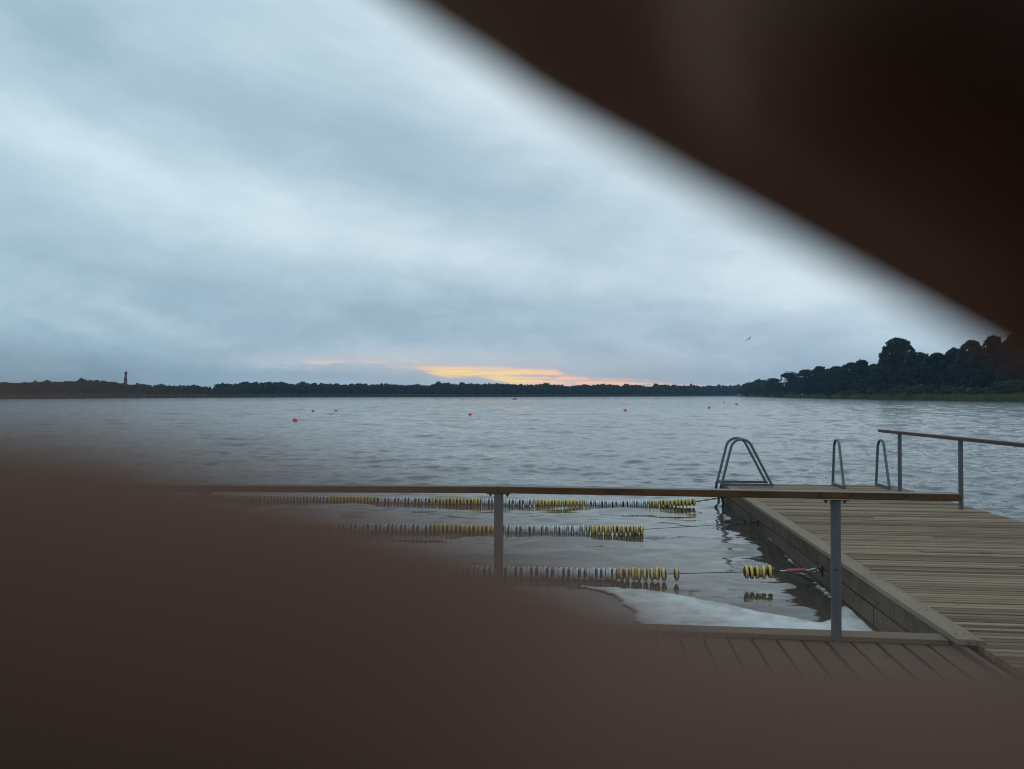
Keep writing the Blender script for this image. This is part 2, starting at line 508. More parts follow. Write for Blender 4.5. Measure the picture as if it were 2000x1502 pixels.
# skin
m, nt, p = new_mat('skin')
tc = nt.node('ShaderNodeTexCoord'); geo = nt.node('ShaderNodeNewGeometry')
pos = S(nt, geo.outputs['Position'])
n = nt.noise(pos, 120.0, 4, .6); n2 = nt.noise(pos, 900.0, 3, .6)
nt.set(p.inputs['Base Color'], nt.mix(n, (.215, .110, .074), (.30, .155, .106)))
p.inputs['Roughness'].default_value = .7
p.inputs['Specular IOR Level'].default_value = .2
p.inputs['Subsurface Weight'].default_value = .12
p.inputs['Subsurface Radius'].default_value = (1.0, .3, .15)
p.inputs['Subsurface Scale'].default_value = .003
bump(nt, p, n2, .25, .0004)
M['skin'] = m
M['nail'] = plain('fingernail', (.50, .30, .24), .3, .1, 300)
M['phone'] = plain('black_phone_shell', (.012, .012, .013), .35, .1, 30)
M['phone_glass'] = plain('phone_lens_glass', (.006, .006, .008), .1, .1, 30)

# ------------------------------------------------------------------ frame of the docks
YAW = R(6.6)
DOCK_O = Vector((2.97, 5.10, .45))
TILT = .0101
def dock_matrix(o, tilt):
    u = Vector((math.sin(YAW), math.cos(YAW), -tilt)).normalized()
    v = Vector((math.cos(YAW), -math.sin(YAW), 0))
    w = v.cross(u) * 1.0
    if w.z < 0: w = -w
    m = Matrix((u, v, w)).transposed().to_4x4()       # local x = along, y = to the right, z = up
    # make it right handed: x=u, y=-v
    m = Matrix((u, -v, w)).transposed().to_4x4()
    m.translation = o
    return m
# local coordinates of the side dock: x forward, y to the LEFT (so the deck spans y from -3.2 to 0), z up
MD = dock_matrix(DOCK_O, TILT)
MF = dock_matrix(Vector((2.97, 5.33, .41)), 0.0)
def dpt(x, y, z): return MD @ Vector((x, y, z))

# ------------------------------------------------------------------ water
def waves():
    N = 84
    r = np.random.default_rng(5)
    lam = np.exp(np.concatenate([r.uniform(np.log(.22), np.log(1.15), 64), r.uniform(np.log(1.5), np.log(5.0), 20)]))
    th = r.normal(R(98), R(46), N)
    k = 2 * np.pi / lam
    slope = .038 * np.clip((lam / 1.0) ** -.2, .7, 1.3)
    a = slope / k
    ph = r.uniform(0, 2 * np.pi, N)
    return lam, k * np.cos(th), k * np.sin(th), a, ph

def sstep(x, a, b):
    t = np.clip((x - a) / (b - a), 0, 1)
    return t * t * (3 - 2 * t)

WV = waves()
def wave_height(X, Y, cell):
    lam, kx, ky, a, ph = WV
    inside = (1 - sstep(Y + .1157 * X, 14.0, 20.0)) * (1 - sstep(X - 2.38 - .1157 * Y, .5, 1.5))
    H = np.zeros_like(X)
    near = np.clip((Y - 5.2) / 9.0, 0, 1)
    for i in range(len(lam)):
        att = 1 - inside * (1 - (.42 * near + .12) * (1.0 if lam[i] > .8 else .55))
        flt = np.clip((lam[i] / cell - 2.2) / 2.0, 0, 1)
        H += a[i] * att * flt * np.sin(kx[i] * X + ky[i] * Y + ph[i])
    # gust patches
    g = .75 + .25 * np.sin(.05 * X + .021 * Y + 1.0) * np.sin(.013 * X - .047 * Y)
    return H * g

def build_water():
    rs = [1.2]
    while rs[-1] < 480: rs.append(rs[-1] * 1.0048)
    while rs[-1] < 2500: rs.append(rs[-1] * 1.04)
    rs = np.array(rs)
    an = np.linspace(R(-52), R(52), 1350)
    RR, AA = np.meshgrid(rs, an, indexing='ij')
    X = RR * np.sin(AA); Y = RR * np.cos(AA) - 1.0
    cell = np.maximum(RR * .0048, RR * (an[1] - an[0]))
    cell = np.where(RR > 480, RR * .04, cell)
    Z = wave_height(X, Y, cell)
    v = np.stack([X, Y, Z], -1).reshape(-1, 3)
    n, mcol = RR.shape
    i = np.arange(n - 1)[:, None] * mcol + np.arange(mcol - 1)[None, :]
    f = np.stack([i, i + 1, i + mcol + 1, i + mcol], -1).reshape(-1, 4)
    # winding so normals point up
    f = f[:, ::-1]
    me = np_mesh('water', v, f, True)
    o = obj('water', me, M['water']); tag(o, kind='structure')
    return o
build_water()

# ------------------------------------------------------------------ foam
def poly_sdf(P, poly):
    """signed distance (negative inside), P (n,2)"""
    poly = np.asarray(poly); d = np.full(len(P), 1e9); ins = np.zeros(len(P), bool)
    for i in range(len(poly)):
        a, b = poly[i], poly[(i + 1) % len(poly)]
        e = b - a; w = P - a
        t = np.clip((w @ e) / (e @ e), 0, 1)
        d = np.minimum(d, np.linalg.norm(w - t[:, None] * e, axis=1))
        c = ((a[1] > P[:, 1]) != (b[1] > P[:, 1])) & (P[:, 0] < (b[0] - a[0]) * (P[:, 1] - a[1]) / (b[1] - a[1] + 1e-12) + a[0])
        ins ^= c
    return np.where(ins, -d, d)

def value_noise(X, Y, seed):
    r = np.random.default_rng(seed); H = np.zeros_like(X); A = 1.0; s = 3.0
    for o in range(5):
        for j in range(5):
            th = r.uniform(0, 6.283); k = s * r.uniform(.8, 1.3)
            H += A / 3 * np.sin(k * (X * np.cos(th) + Y * np.sin(th)) * 6.283 / 3 + r.uniform(0, 6.28))
        A *= .55; s *= 2.0
    return H

def build_foam():
    top = [(1118, 1141), (1165, 1147), (1240, 1151), (1300, 1158), (1360, 1170), (1430, 1184), (1500, 1199), (1560, 1209), (1600, 1216), (1625, 1208), (1650, 1189), (1668, 1188), (1690, 1210), (1720, 1240)]
    poly = [at_z(x, y, 0).xy for x, y in top] + [at_z(x, y, 0).xy for x, y in [(1720, 1300), (1275, 1275), (1252, 1235), (1240, 1212), (1228, 1195), (1205, 1172), (1175, 1157), (1135, 1148)]]
    strip_px = [(1478, 1036), (1500, 1052), (1530, 1080), (1560, 1107), (1590, 1135), (1620, 1160), (1650, 1184), (1680, 1208), (1712, 1234)]
    inner = [(1474, 1037), (1494, 1054), (1522, 1084), (1548, 1112), (1576, 1142), (1600, 1166), (1628, 1188), (1655, 1212), (1690, 1240)]
    poly2 = [at_z(x, y, 0).xy for x, y in strip_px] + [at_z(x, y, 0).xy for x, y in reversed(inner)]
    inner = [(a_[0] * .55 + b_[0] * .45, a_[1] * .55 + b_[1] * .45) for a_, b_ in zip(strip_px, inner)]
    poly2 = [at_z(x, y, 0).xy for x, y in strip_px] + [at_z(x, y, 0).xy for x, y in reversed(inner)]
    def sheet(name, poly, wob, step, label, hi=1.0):
        P = np.array([tuple(q) for q in poly])
        x0, y0 = P.min(0) - .1; x1, y1 = P.max(0) + .1
        xs = np.arange(x0, x1, step); ys = np.arange(y0, y1, step)
        XX, YY = np.meshgrid(xs, ys, indexing='ij')
        sd = poly_sdf(np.stack([XX.ravel(), YY.ravel()], -1), P).reshape(XX.shape)
        sd = sd + wob * value_noise(XX * hi, YY * hi, 3) + wob * .5 * value_noise(XX * 4 * hi, YY * 4 * hi, 14)
        fleck = value_noise(XX * 7, YY * 7, 21)
        sd = np.where((sd > 0) & (sd < .22) & (fleck > 1.7 + sd * 6.0), -.03, sd)
        sd = np.where((sd > -.05) & (fleck < -1.7 - sd * -12.0), .01, sd)
        edge = np.clip(-sd / .08, 0, 1)
        Z = .008 + .012 * edge + .003 * value_noise(XX * 3, YY * 3, 8) * edge
        Z = Z + wave_height(XX, YY, .03) + .002
        keep = (sd < 0)
        # drop anything under the docks
        wall = XX - 2.38 - .1157 * YY
        keep &= wall < -.004
        n, mcol = XX.shape
        kc = keep[:-1, :-1] & keep[1:, :-1] & keep[1:, 1:] & keep[:-1, 1:]
        i = np.arange(n - 1)[:, None] * mcol + np.arange(mcol - 1)[None, :]
        f = np.stack([i, i + mcol, i + mcol + 1, i + 1], -1)[kc]
        used = np.unique(f); remap = np.zeros(n * mcol, int); remap[used] = np.arange(len(used))
        v = np.stack([XX, YY, Z], -1).reshape(-1, 3)[used]
        me = np_mesh(name, v, remap[f], True)
        at = me.attributes.new('rim', 'FLOAT', 'POINT')
        at.data.foreach_set('value', np.clip(1 + sd.ravel()[used] / .13, 0, 1).astype(np.float32))
        o = obj(name, me, M['foam'])
        tag(o, label, kind='stuff'); o['category'] = 'foam'
    sheet('foam', poly, .022, .010, 'wide whitish patch of foam on the water in the dock corner')
    sheet('foam', poly2, .028, .008, 'thin ragged line of white foam along the wooden dock side', 2.2)
build_foam()

# ------------------------------------------------------------------ side dock
def side_dock():
    root = empty('wooden_dock')
    root.matrix_world = MD
    tag(root, 'weathered wooden bathing dock of crosswise boards reaching out into the lake', 'dock')
    X0, X1, W = -4.6, 9.95, 3.22
    mb = MB(); sc = MB(); x = X0; r = random.Random(3)
    pitch = .152
    while x < X1 - .02:
        w = pitch - r.uniform(.014, .026)
        y0 = -.157 if x > -.12 else -.10
        jit = r.uniform(-.004, .004)
        # boards are laid in two lengths with staggered joints
        j = -W + r.uniform(.9, 2.3) if r.random() < .35 else None
        segs = [(y0, -W + r.uniform(-.012, .012))] if j is None else [(y0, j + .003), (j - .003, -W + r.uniform(-.012, .012))]
        for (ya, yb) in segs:
            z = -.018 + r.uniform(-.005, .005)
            bx = (x, yb, z - .045); tx = (min(x + w, X1), ya, z)
            h_ = w / 2
            mb.box(bx, (x + h_ - .006, tx[1], tx[2]), None, .004)
            mb.box((x + h_ + .006, bx[1], bx[2]), tx, None, .004)
            for yy in (-.42, -1.62, -2.92):
                if yb < yy < ya:
                    for xx in (x + h_ * .45, x + h_ * 1.55):
                        sc.lathe([(.0065, -.002), (.0065, .0012), (.0001, .0008)], 8, Matrix.Translation((xx + r.uniform(-.008, .008), yy + r.uniform(-.015, .015), z)))
        x += pitch
    k0 = len(mb.f); mb.add(sc.v, sc.f)
    db = mb.build('deck_boards', [M['deck'], M['dark_steel']], root)
    for pl in db.data.polygons:
        if pl.index >= k0: pl.material_index = 1
    # cap boards along the inner edge
    mb = MB(); mb.box((-.02, -.108, -.042), (4.62, .012, 0), None, .004); mb.box((4.626, -.108, -.042), (9.96, .012, .001), None, .004)
    mb.box((-.02, -.155, -.05), (5.3, -.111, -.006), None, .003); mb.box((5.306, -.155, -.05), (9.96, -.111, -.007), None, .003)
    k0 = len(mb.f)
    for x in np.arange(.1, 9.8, .6):
        for y in (-.03, -.085):
            mb.lathe([(.006, .0005), (.006, .0025), (.0001, .003)], 8, Matrix.Translation((x, y, .001)))
    cap = mb.build('edge_cap', [M['cap'], M['dark_steel']], root)
    for pl in cap.data.polygons:
        if pl.index >= k0: pl.material_index = 1
    # inner side: three courses of boards with dark gaps
    mb = MB(); r = random.Random(9)
    for k in range(4):
        x = -.6 + (k % 2) * -1.7
        while x < 9.9:
            L = 3.9
            z1 = -.046 - k * .172; z0 = z1 - .158
            mb.box((max(x, -.6), -.04 + r.uniform(-.004, .002), z0), (min(x + L - .004, 9.93), r.uniform(-.003, .003), z1), None, .003)
            x += L
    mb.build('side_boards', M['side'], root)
    # far end and outer side fascia
    mb = MB()
    for k in range(3):
        z1 = -.052 - k * .172; z0 = z1 - .158
        mb.box((9.90, -W + .05, z0), (9.935, -.045, z1), None, .003)
        mb.box((-4.5, -W + .015, z0), (9.895, -W + .047, z1), None, .003)
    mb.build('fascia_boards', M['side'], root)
    mb = MB()
    mb.box((-4.6, -W + .06, -.55), (9.88, -.06, -.12))
    mb.build('float_hull', M['cable'], root)
    return root
DOCK = side_dock()

# ------------------------------------------------------------------ near dock (under the viewer)
def near_dock():
    root = empty('landing_stage'); root.matrix_world = MF
    tag(root, 'brown wooden landing stage in front, boards running away towards the water', 'dock')
    # local: x forward, y left, z up; front edge at x=0
    mb = MB(); r = random.Random(5); y = -.02; pitch = .1655
    while y < 9.5:
        w = pitch - r.uniform(.018, .026)
        z = -.037 + r.uniform(-.0015, .0015)
        mb.box((-8.5, y, z - .035), (-.01, y + w, z), None, .004)
        y += pitch
    ob = mb.build('deck_boards', M['deck_near_x'], root)
    mb = MB()
    mb.box((-.148, -.005, -.0355), (0, 2.9, 0), None, .004)
    mb.box((-.148, 2.906, -.0355), (0, 7.1, .001), None, .004)
    mb.build('edge_cap', M['cap_cross'], root)
    mb = MB()
    mb.box((-.06, 0, -.28), (-.012, 9.4, -.078), None, .003)
    mb.box((-.06, 0, -.50), (-.014, 9.4, -.29), None, .003)
    mb.build('front_fascia', M['side'], root)
    mb = MB(); mb.box((-8.4, .02, -.5), (-.08, 9.3, -.14)); mb.build('float_hull', M['cable'], root)
M['deck_near_x'] = wood('weathered_near_boards_long', (.20, .13, .083), (.07, .048, .033), (.92, .95, 1.0), 'X', .3)
near_dock()

# ------------------------------------------------------------------ railings
def frame_between(a, b, up=Vector((0, 0, 1))):
    x = (b - a).normalized(); z = (up - x * up.dot(x)).normalized(); y = z.cross(x)
    m = Matrix((x, y, z)).transposed().to_4x4(); m.translation = a
    return m, (b - a).length

def rail_segment(name, a, b, w, t, mat, parent, top_mat=None):
    """a, b: centre of the underside ends"""
    m, L = frame_between(a, b)
    mb = MB(); mb.box((0, -w / 2, 0), (L, w / 2, t), None, .006)
    o = mb.build(name, mat, parent)
    if top_mat is not None:
        o.data.materials.append(top_mat)
        for pl in o.data.polygons:
            if pl.normal.z > .8: pl.material_index = 1
    if parent is not None: o.matrix_parent_inverse = parent.matrix_world.inverted()
    o.matrix_world = m
    return o

def post_round(name, foot, top, r, mat, parent, fz=.008):
    mb = MB()
    mb.tube([foot, top], r, 20)
    d = (top - foot)
    return mb.build(name, mat, parent)

def bracket(at, direction, parent):
    """flat plate under the rail with two screws hanging down"""
    x = Vector(direction).normalized(); z = Vector((0, 0, 1)); y = z.cross(x)
    m = Matrix((x, y, z)).transposed().to_4x4(); m.translation = at
    mb = MB(); mb.box((-.085, -.03, -.006), (.085, .03, -.001), m, .001)
    for s in (-.062, .062):
        mb.lathe([(.0001, -.03), (.005, -.03), (.005, -.02), (.011, -.02), (.011, -.0085), (.0001, -.0085)], 10, m @ Matrix.Translation((s, .01, 0)))
    return mb.build('bracket', M['dark_steel'], parent)

def front_railing():
    P1 = Vector((2.235, 5.265, 0)); 
    def under(px, py, Y): return at_y(px, py, Y)
    a = under(1876, 978.5, 5.06); b = under(1632, 975, 5.265); c = under(974, 962.5, 5.56); d = under(395, 959, 5.83); e = under(-300, 957, 6.13)
    root = empty('railing', (b.x, b.y, .375))
    bpy.context.view_layer.update()
    tag(root, 'long low railing in front, brown handrail on grey steel posts', 'railing')
    back = Vector((0, .012, 0))
    rail_segment('handrail', c + back, a + back, .088, .05, M['rail'], root, M['rail_top'])
    rail_segment('handrail', e + back, c + back + Vector((-.004, .0003, 0)), .088, .05, M['rail'], root, M['rail_top'])
    inv = root.matrix_world.inverted()
    for q in (b, c, d):
        f = Vector((q.x, q.y - .0, .3735)); 
        o = post_round('post', f, q + Vector((0, 0, -.008)), .034, M['post'], root)
        o.matrix_parent_inverse = inv
        o2 = bracket(q, a - c, root); o2.matrix_parent_inverse = inv
    # bolt hole in the nearest post
    mb = MB(); mb.lathe([(.0001, 0), (.007, 0), (.007, .004), (.0001, .004)], 10, Matrix.Translation(at_y(1634, 1113, b.y - .036)) @ Matrix.Rotation(math.pi / 2, 4, 'X'))
    o = mb.build('bolt', M['cable'], root); o.matrix_parent_inverse = inv
front_railing()

def side_railing():
    f1 = dpt(6.68, -3.16, -.015); f2 = dpt(9.05, -3.16, -.015); f0 = dpt(4.31, -3.16, -.015); fm = dpt(1.94, -3.16, -.015)
    t1 = at_y(1876, 860.5, f1.y); t2 = at_y(1757, 848, f2.y)
    k = (t2 - t1) / (f2 - f1).length
    end = t2 + k * .95
    t0 = t1 - k * 2.37; tm = t1 - k * 4.74; st = t1 - k * 5.2
    root = empty('railing', f1); bpy.context.view_layer.update()
    tag(root, 'dark red-brown handrail on posts along the outer edge of the side dock', 'railing')
    inv = root.matrix_world.inverted()
    rail_segment('handrail', st, end, .095, .052, M['rail_red'], root, None)
    for f, t in ((f1, t1), (f2, t2), (f0, t0), (fm, tm)):
        f = Vector((t.x, t.y, f.z))
        o = post_round('post', f, t, .034, M['post'], root); o.matrix_parent_inverse = inv
side_railing()

# ------------------------------------------------------------------ bathing ladders
def arch_pts(base0, base1, h, wtop, off, n=18):
    """arch in the plane spanned by base0->base1 and z; legs lean in, rounded top. off: position of apex 0..1"""
    b0, b1 = Vector(base0), Vector(base1)
    e = (b1 - b0); L = e.length; e.normalize()
    c = L * off; r = wtop / 2
    zc = h - r
    def leg(x0, sx):
        pass
    pts = []
    # left leg from (0,0) tangent to circle centre (c,zc) radius r
    def tangent(px, side):
        dx, dz = c - px, zc
        d = math.hypot(dx, dz); ang = math.atan2(dz, dx); al = math.asin(min(1, r / d))
        th = ang + side * al
        ln = math.sqrt(max(0, d * d - r * r))
        return px + ln * math.cos(th), ln * math.sin(th)
    lx, lz = tangent(0, 1); rx, rz = tangent(L, -1)
    a0 = math.atan2(lz - zc, lx - c); a1 = math.atan2(rz - zc, rx - c)
    if a0 < 0: a0 += 2 * math.pi
    pts.append((0, 0))
    for i in range(n + 1):
        a = a0 + (a1 - a0) * i / n
        pts.append((c + r * math.cos(a), zc + r * math.sin(a)))
    pts.append((L, 0))
    return [b0 + e * x + Vector((0, 0, z)) for x, z in pts]

def ladder(name, label, feet, h, wtop, off, steps_dir, tube_r=.0245, low=.75):
    """feet: two (outer base, inner base) pairs in dock coordinates; outer end hangs over the water"""
    root = empty(name); root.matrix_world = MD
    tag(root, label, 'ladder', 'bathing ladders on the dock')
    outs = []
    for (o, i) in feet:
        o, i = Vector(o), Vector(i)
        mb = MB(); mb.tube(arch_pts(o, i, h, wtop, off), tube_r, 12)
        mb.build('handrail', M['galv'], root)
        # flat base bar on the deck
        m, L = frame_between(o + Vector((0, 0, .002)), i + Vector((0, 0, .002)))
        mb = MB(); mb.box((-.01, -.022, .0), (L + .02, .022, .045), m, .002)
        mb.build('base_bar', M['post'], root)
        # stile going down into the water
        d = (o - i).normalized()
        p0 = o + Vector((0, 0, .03)) + d * .0
        p1 = o + d * .02 + Vector((0, 0, -.12)); p2 = o - d * .03 + Vector((0, 0, -.3)); p3 = o - d * .03 + Vector((0, 0, -low))
        mb = MB(); mb.tube([p0, p1, p2, p3], tube_r * .95, 10); mb.build('stile', M['dark_steel'], root)
        outs.append((p2, p3))
    for k in range(2):
        z = -.36 - .26 * k
        a = Vector((outs[0][0].x, outs[0][0].y, z)); b = Vector((outs[1][0].x, outs[1][0].y, z))
        m, L = frame_between(a, b)
        mb = MB(); mb.box((0, -.035, -.015), (L, .035, .015), m, .002); mb.build('step', M['dark_steel'], root)
    return root
# ladder on the inner side near the far end: outer ends at y>0
ladder('bathing_ladder', 'steel ladder with twin rounded handrails over the inner side of the dock, end of boardwalk',
       [((9.36, .10, .0), (9.36, -.84, .0)), ((9.90, .10, .0), (9.90, -.84, .0))], .875, .40, .40, 'y')
# ladder off the far end at the outer corner
ladder('bathing_ladder', 'steel ladder with two separate narrow handrails at the far outer dock corner',
       [((9.99, -2.10, -.015), (9.30, -2.10, -.015)), ((9.99, -2.90, -.015), (9.30, -2.90, -.015))], .875, .34, .40, 'x')

# ------------------------------------------------------------------ lane ropes
def disc_mesh(name, ro=.071, ri=.057, w=.027, spokes=6, hub=.042, hub_w=.056):
    mb = MB()
    M0 = Matrix.Rotation(math.pi / 2, 4, 'Y')
    mb.lathe([(ri, -w / 2), (ro - .003, -w / 2), (ro, -w / 2 + .003), (ro, w / 2 - .003), (ro - .003, w / 2), (ri, w / 2), (ri, -w / 2)], 28, M0, False)
    k = len(mb.f)
    mb.lathe([(.006, -hub_w / 2), (hub, -hub_w / 2), (hub, hub_w / 2), (.006, hub_w / 2)], 14, M0, True)
    for s in range(spokes):
        R0 = Matrix.Rotation(2 * math.pi * s / spokes, 4, 'X')
        mb.box((-.022, -.004, hub - .004), (.022, .004, ri + .002), R0)
    me = mb.mesh(name)
    mi = np.ones(len(me.polygons), dtype=np.int32); mi[:k] = 0
    me.polygons.foreach_set('material_index', mi)
    return me
DISC_Y = disc_mesh('yellow_float'); DISC_Y.materials.append(M['yellow']); DISC_Y.materials.append(M['ochre'])
DISC_W = disc_mesh('white_float'); DISC_W.materials.append(M['white_pl']); DISC_W.materials.append(M['grey_hub'])
def spacer_mesh(name, mat):
    mb = MB(); M0 = Matrix.Rotation(math.pi / 2, 4, 'Y')
    mb.lathe([(.02, -.018), (.05, -.018), (.055, -.012), (.055, .012), (.05, .018), (.02, .018)], 18, M0, True)
    me = mb.mesh(name); me.materials.append(mat); return me
SPC_O = spacer_mesh('orange_spacer', M['orange_pl']); SPC_W = spacer_mesh('white_spacer', M['white_pl'])

def lane_rope(label, pts, runs, gap_at=None, fittings=None, limit=100):
    """pts: rope centreline (first = dock attachment). runs: list of (start distance, n, colour) along the rope"""
    root = empty('lane_rope', pts[0]); bpy.context.view_layer.update()
    tag(root, label, 'lane rope', 'lane ropes across the bathing basin')
    inv = root.matrix_world.inverted()
    P = [Vector(p) for p in pts]
    seg = [0]
    for i in range(1, len(P)): seg.append(seg[-1] + (P[i] - P[i - 1]).length)
    def pos(s):
        for i in range(1, len(P)):
            if s <= seg[i] or i == len(P) - 1:
                t = (s - seg[i - 1]) / (seg[i] - seg[i - 1])
                return P[i - 1].lerp(P[i], t), (P[i] - P[i - 1]).normalized()
    mb = MB(); mb.tube(P, .0045, 6); o = mb.build('cable', M['cable'], root); o.matrix_parent_inverse = inv
    r = random.Random(len(label)); cnt = 0; rest = MB(); rest_mi = []
    for (s0, n, colr, pitch) in runs:
        for k in range(n):
            s = s0 + k * pitch + r.uniform(-.006, .006)
            if s > seg[-1]: break
            p, d = pos(s)
            x = d; z = Vector((0, 0, 1)); z = (z - x * z.dot(x)).normalized(); y = z.cross(x)
            m = Matrix((x, y, z)).transposed().to_4x4()
            m = m @ Euler((r.uniform(0, 6.28), r.uniform(-.05, .05), r.uniform(-.05, .05))).to_matrix().to_4x4()
            m.translation = p + Vector((0, 0, r.uniform(-.006, .006) - .004))
            me = DISC_Y if colr == 'y' else DISC_W
            if cnt < limit:
                f = bpy.data.objects.new('float_disc', me); COL.objects.link(f); f.parent = root
                f.matrix_parent_inverse = inv; f.matrix_world = m
                cnt += 1
            else:
                b = len(rest.v)
                rest.v += [tuple(m @ q.co) for q in me.vertices]
                rest.f += [tuple(i + b for i in pl.vertices) for pl in me.polygons]
                rest.s += [pl.use_smooth for pl in me.polygons]
                rest_mi += [pl.material_index + (0 if colr == 'y' else 2) for pl in me.polygons]
            if k % 3 == 1 and cnt < limit:
                m2 = m.copy(); m2.translation = m.translation + d * pitch * .5
                f = bpy.data.objects.new('spacer', SPC_O if colr == 'y' else SPC_W); COL.objects.link(f); f.parent = root
                f.matrix_parent_inverse = inv; f.matrix_world = m2
    if rest.v:
        me = rest.mesh('float_discs')
        for mt in (M['yellow'], M['ochre'], M['white_pl'], M['grey_hub']): me.materials.append(mt)
        me.polygons.foreach_set('material_index', np.array(rest_mi, dtype=np.int32))
        o = obj('float_discs', me, None, root); o.matrix_parent_inverse = inv; o['kind'] = 'stuff'
    return root, inv, pos, seg

def chain(a, b, parent, inv, n=9, rad=.006):
    mb = MB()
    for i in range(n):
        c = a.lerp(b, (i + .5) / n); d = (b - a) / n
        x = d.normalized(); z = Vector((0, 0, 1)); z = (z - x * z.dot(x)).normalized(); y = z.cross(x)
        if i % 2: y, z = z, y
        L = d.length * .62; w = .013
        ring = []
        for k in range(10):
            a_ = 2 * math.pi * k / 10
            ring.append(c + x * L * math.cos(a_) + y * w * math.sin(a_))
        ring.append(ring[0])
        mb.tube(ring, rad * .8, 6, False)
    o = mb.build('chain', M['dark_steel'], parent); o.matrix_parent_inverse = inv
    return o

def ring_plate(at, parent, inv):
    """screw plate with an eye on the dock side"""
    m = Matrix.Rotation(-YAW, 4, 'Z'); m.translation = at
    mb = MB(); mb.box((-.016, -.03, -.05), (-.006, .03, .05), m, .002)
    pts = [m @ Vector((-.02 - .022 + .022 * math.cos(t), .0, .022 * math.sin(t))) for t in np.linspace(0, 2 * math.pi, 13)]
    mb.tube(pts, .006, 6, False)
    o = mb.build('eye_plate', M['dark_steel'], parent); o.matrix_parent_inverse = inv

# rope C (nearest)
cA = dpt(3.14, .03, 0); cA = Vector((2.38 + .1157 * 8.2 - .02, 8.2, .193))
cG = at_y(1478, 1116.5, 8.32); cE = at_y(1298, 1121, 8.47); cL = at_y(1040, 1117, 8.76)
cd = (cL - cE).normalized()
ropeC = [cA, cG, cE, cE + (cL - cE) * .55 + Vector((0, 0, -.012)), cL + Vector((0, 0, -.005)), cL + cd * 5.5 + Vector((0, 0, -.03))]
dG = (cG - cA).length; dE = dG + (cE - cG).length
root, inv, pos, seg = lane_rope('nearest lane rope, yellow and white floats with a pink sleeve by the dock', ropeC,
    [(dG - .135, 4, 'y', .064), (dG + .105, 1, 'y', .06), (dE - .135, 1, 'y', .06), (dE + .01, 8, 'y', .066), (dE + .54, 28, 'w', .061), (dE + 2.26, 14, 'y', .064), (dE + 3.17, 16, 'w', .062), (dE + 4.18, 20, 'y', .064)])
# turnbuckle with pink sleeve
p0, d0 = pos(.155); p1, _ = pos(.355)
mb = MB(); mb.tube([p0, p0.lerp(p1, .02), p0.lerp(p1, .98), p1], [.017, .0215, .0215, .017], 16); o = mb.build('pink_sleeve', M['pink'], root); o.matrix_parent_inverse = inv
p2, _ = pos(.10); p3, _ = pos(.42)
for qa, qb in ((p2, p0), (p1, p3)):
    mb = MB(); mb.tube([qa, qb], .008, 8); o = mb.build('turnbuckle_rod', M['bright_steel'], root); o.matrix_parent_inverse = inv
q, dd = pos(.06); up = Vector((0, 0, 1))
pts = [q + dd * (.045 * math.cos(t)) + up * (.017 * math.sin(t)) for t in np.linspace(0, 2 * math.pi, 17)]
mb = MB(); mb.tube(pts, .007, 8, False); mb.tube([pos(.035)[0] + up * .004, pos(.1)[0] + up * .004], .006, 8); o = mb.build('shackle', M['bright_steel'], root); o.matrix_parent_inverse = inv
ring_plate(cA + Vector((.012, 0, 0)), root, inv)
# rope B
bA = Vector((2.38 + .1157 * 11.53 - .02, 11.53, .143)); bE = at_y(1254, 1034, 11.39); bL = at_y(690, 1029.5, 11.75); bd = (bL - bE).normalized()
ropeB = [bA, bE, bE + (bL - bE) * .3 + Vector((0, 0, -.02)), bL, bL + bd * 4.5]
dE = (bE - bA).length
root, inv, pos, seg = lane_rope('middle lane rope of yellow and white floats tied to the dock by a dark chain', ropeB,
    [(dE + .01, 13, 'y', .066), (dE + .875, 20, 'w', .064), (dE + 2.16, 16, 'y', .066), (dE + 3.22, 24, 'w', .064), (dE + 4.77, 20, 'y', .066), (dE + 6.1, 30, 'w', .064)])
chain(bA, pos(.5)[0], root, inv, 9); ring_plate(bA + Vector((.012, 0, 0)), root, inv)
# rope A (far)
aA = Vector((2.38 + .1157 * 14.25 - .02, 14.25, .17)); aE = at_y(1356, 980.5, 14.12); aL = at_y(470, 973, 14.98); ad = (aL - aE).normalized()
ropeA = [aA, aE, aE + (aL - aE) * .11 + Vector((0, 0, -.045)), aE + (aL - aE) * .2 + Vector((0, 0, -.045)), aL, aL + ad * 5]
dE = (aE - aA).length
root, inv, pos, seg = lane_rope('farthest lane rope of yellow and white floats, just under the long handrail', ropeA,
    [(dE + .01, 13, 'y', .066), (dE + .875, 17, 'w', .066), (dE + 2.0, 15, 'y', .066), (dE + 3.0, 15, 'w', .066), (dE + 4.0, 15, 'y', .066), (dE + 5.0, 15, 'w', .066), (dE + 6.0, 15, 'y', .066),
     (dE + 7.0, 20, 'w', .066), (dE + 8.35, 20, 'y', .066), (dE + 9.7, 30, 'w', .066), (dE + 11.7, 25, 'y', .066)], limit=96)
chain(aA, pos(dE - .05)[0], root, inv, 8); ring_plate(aA + Vector((.012, 0, 0)), root, inv)

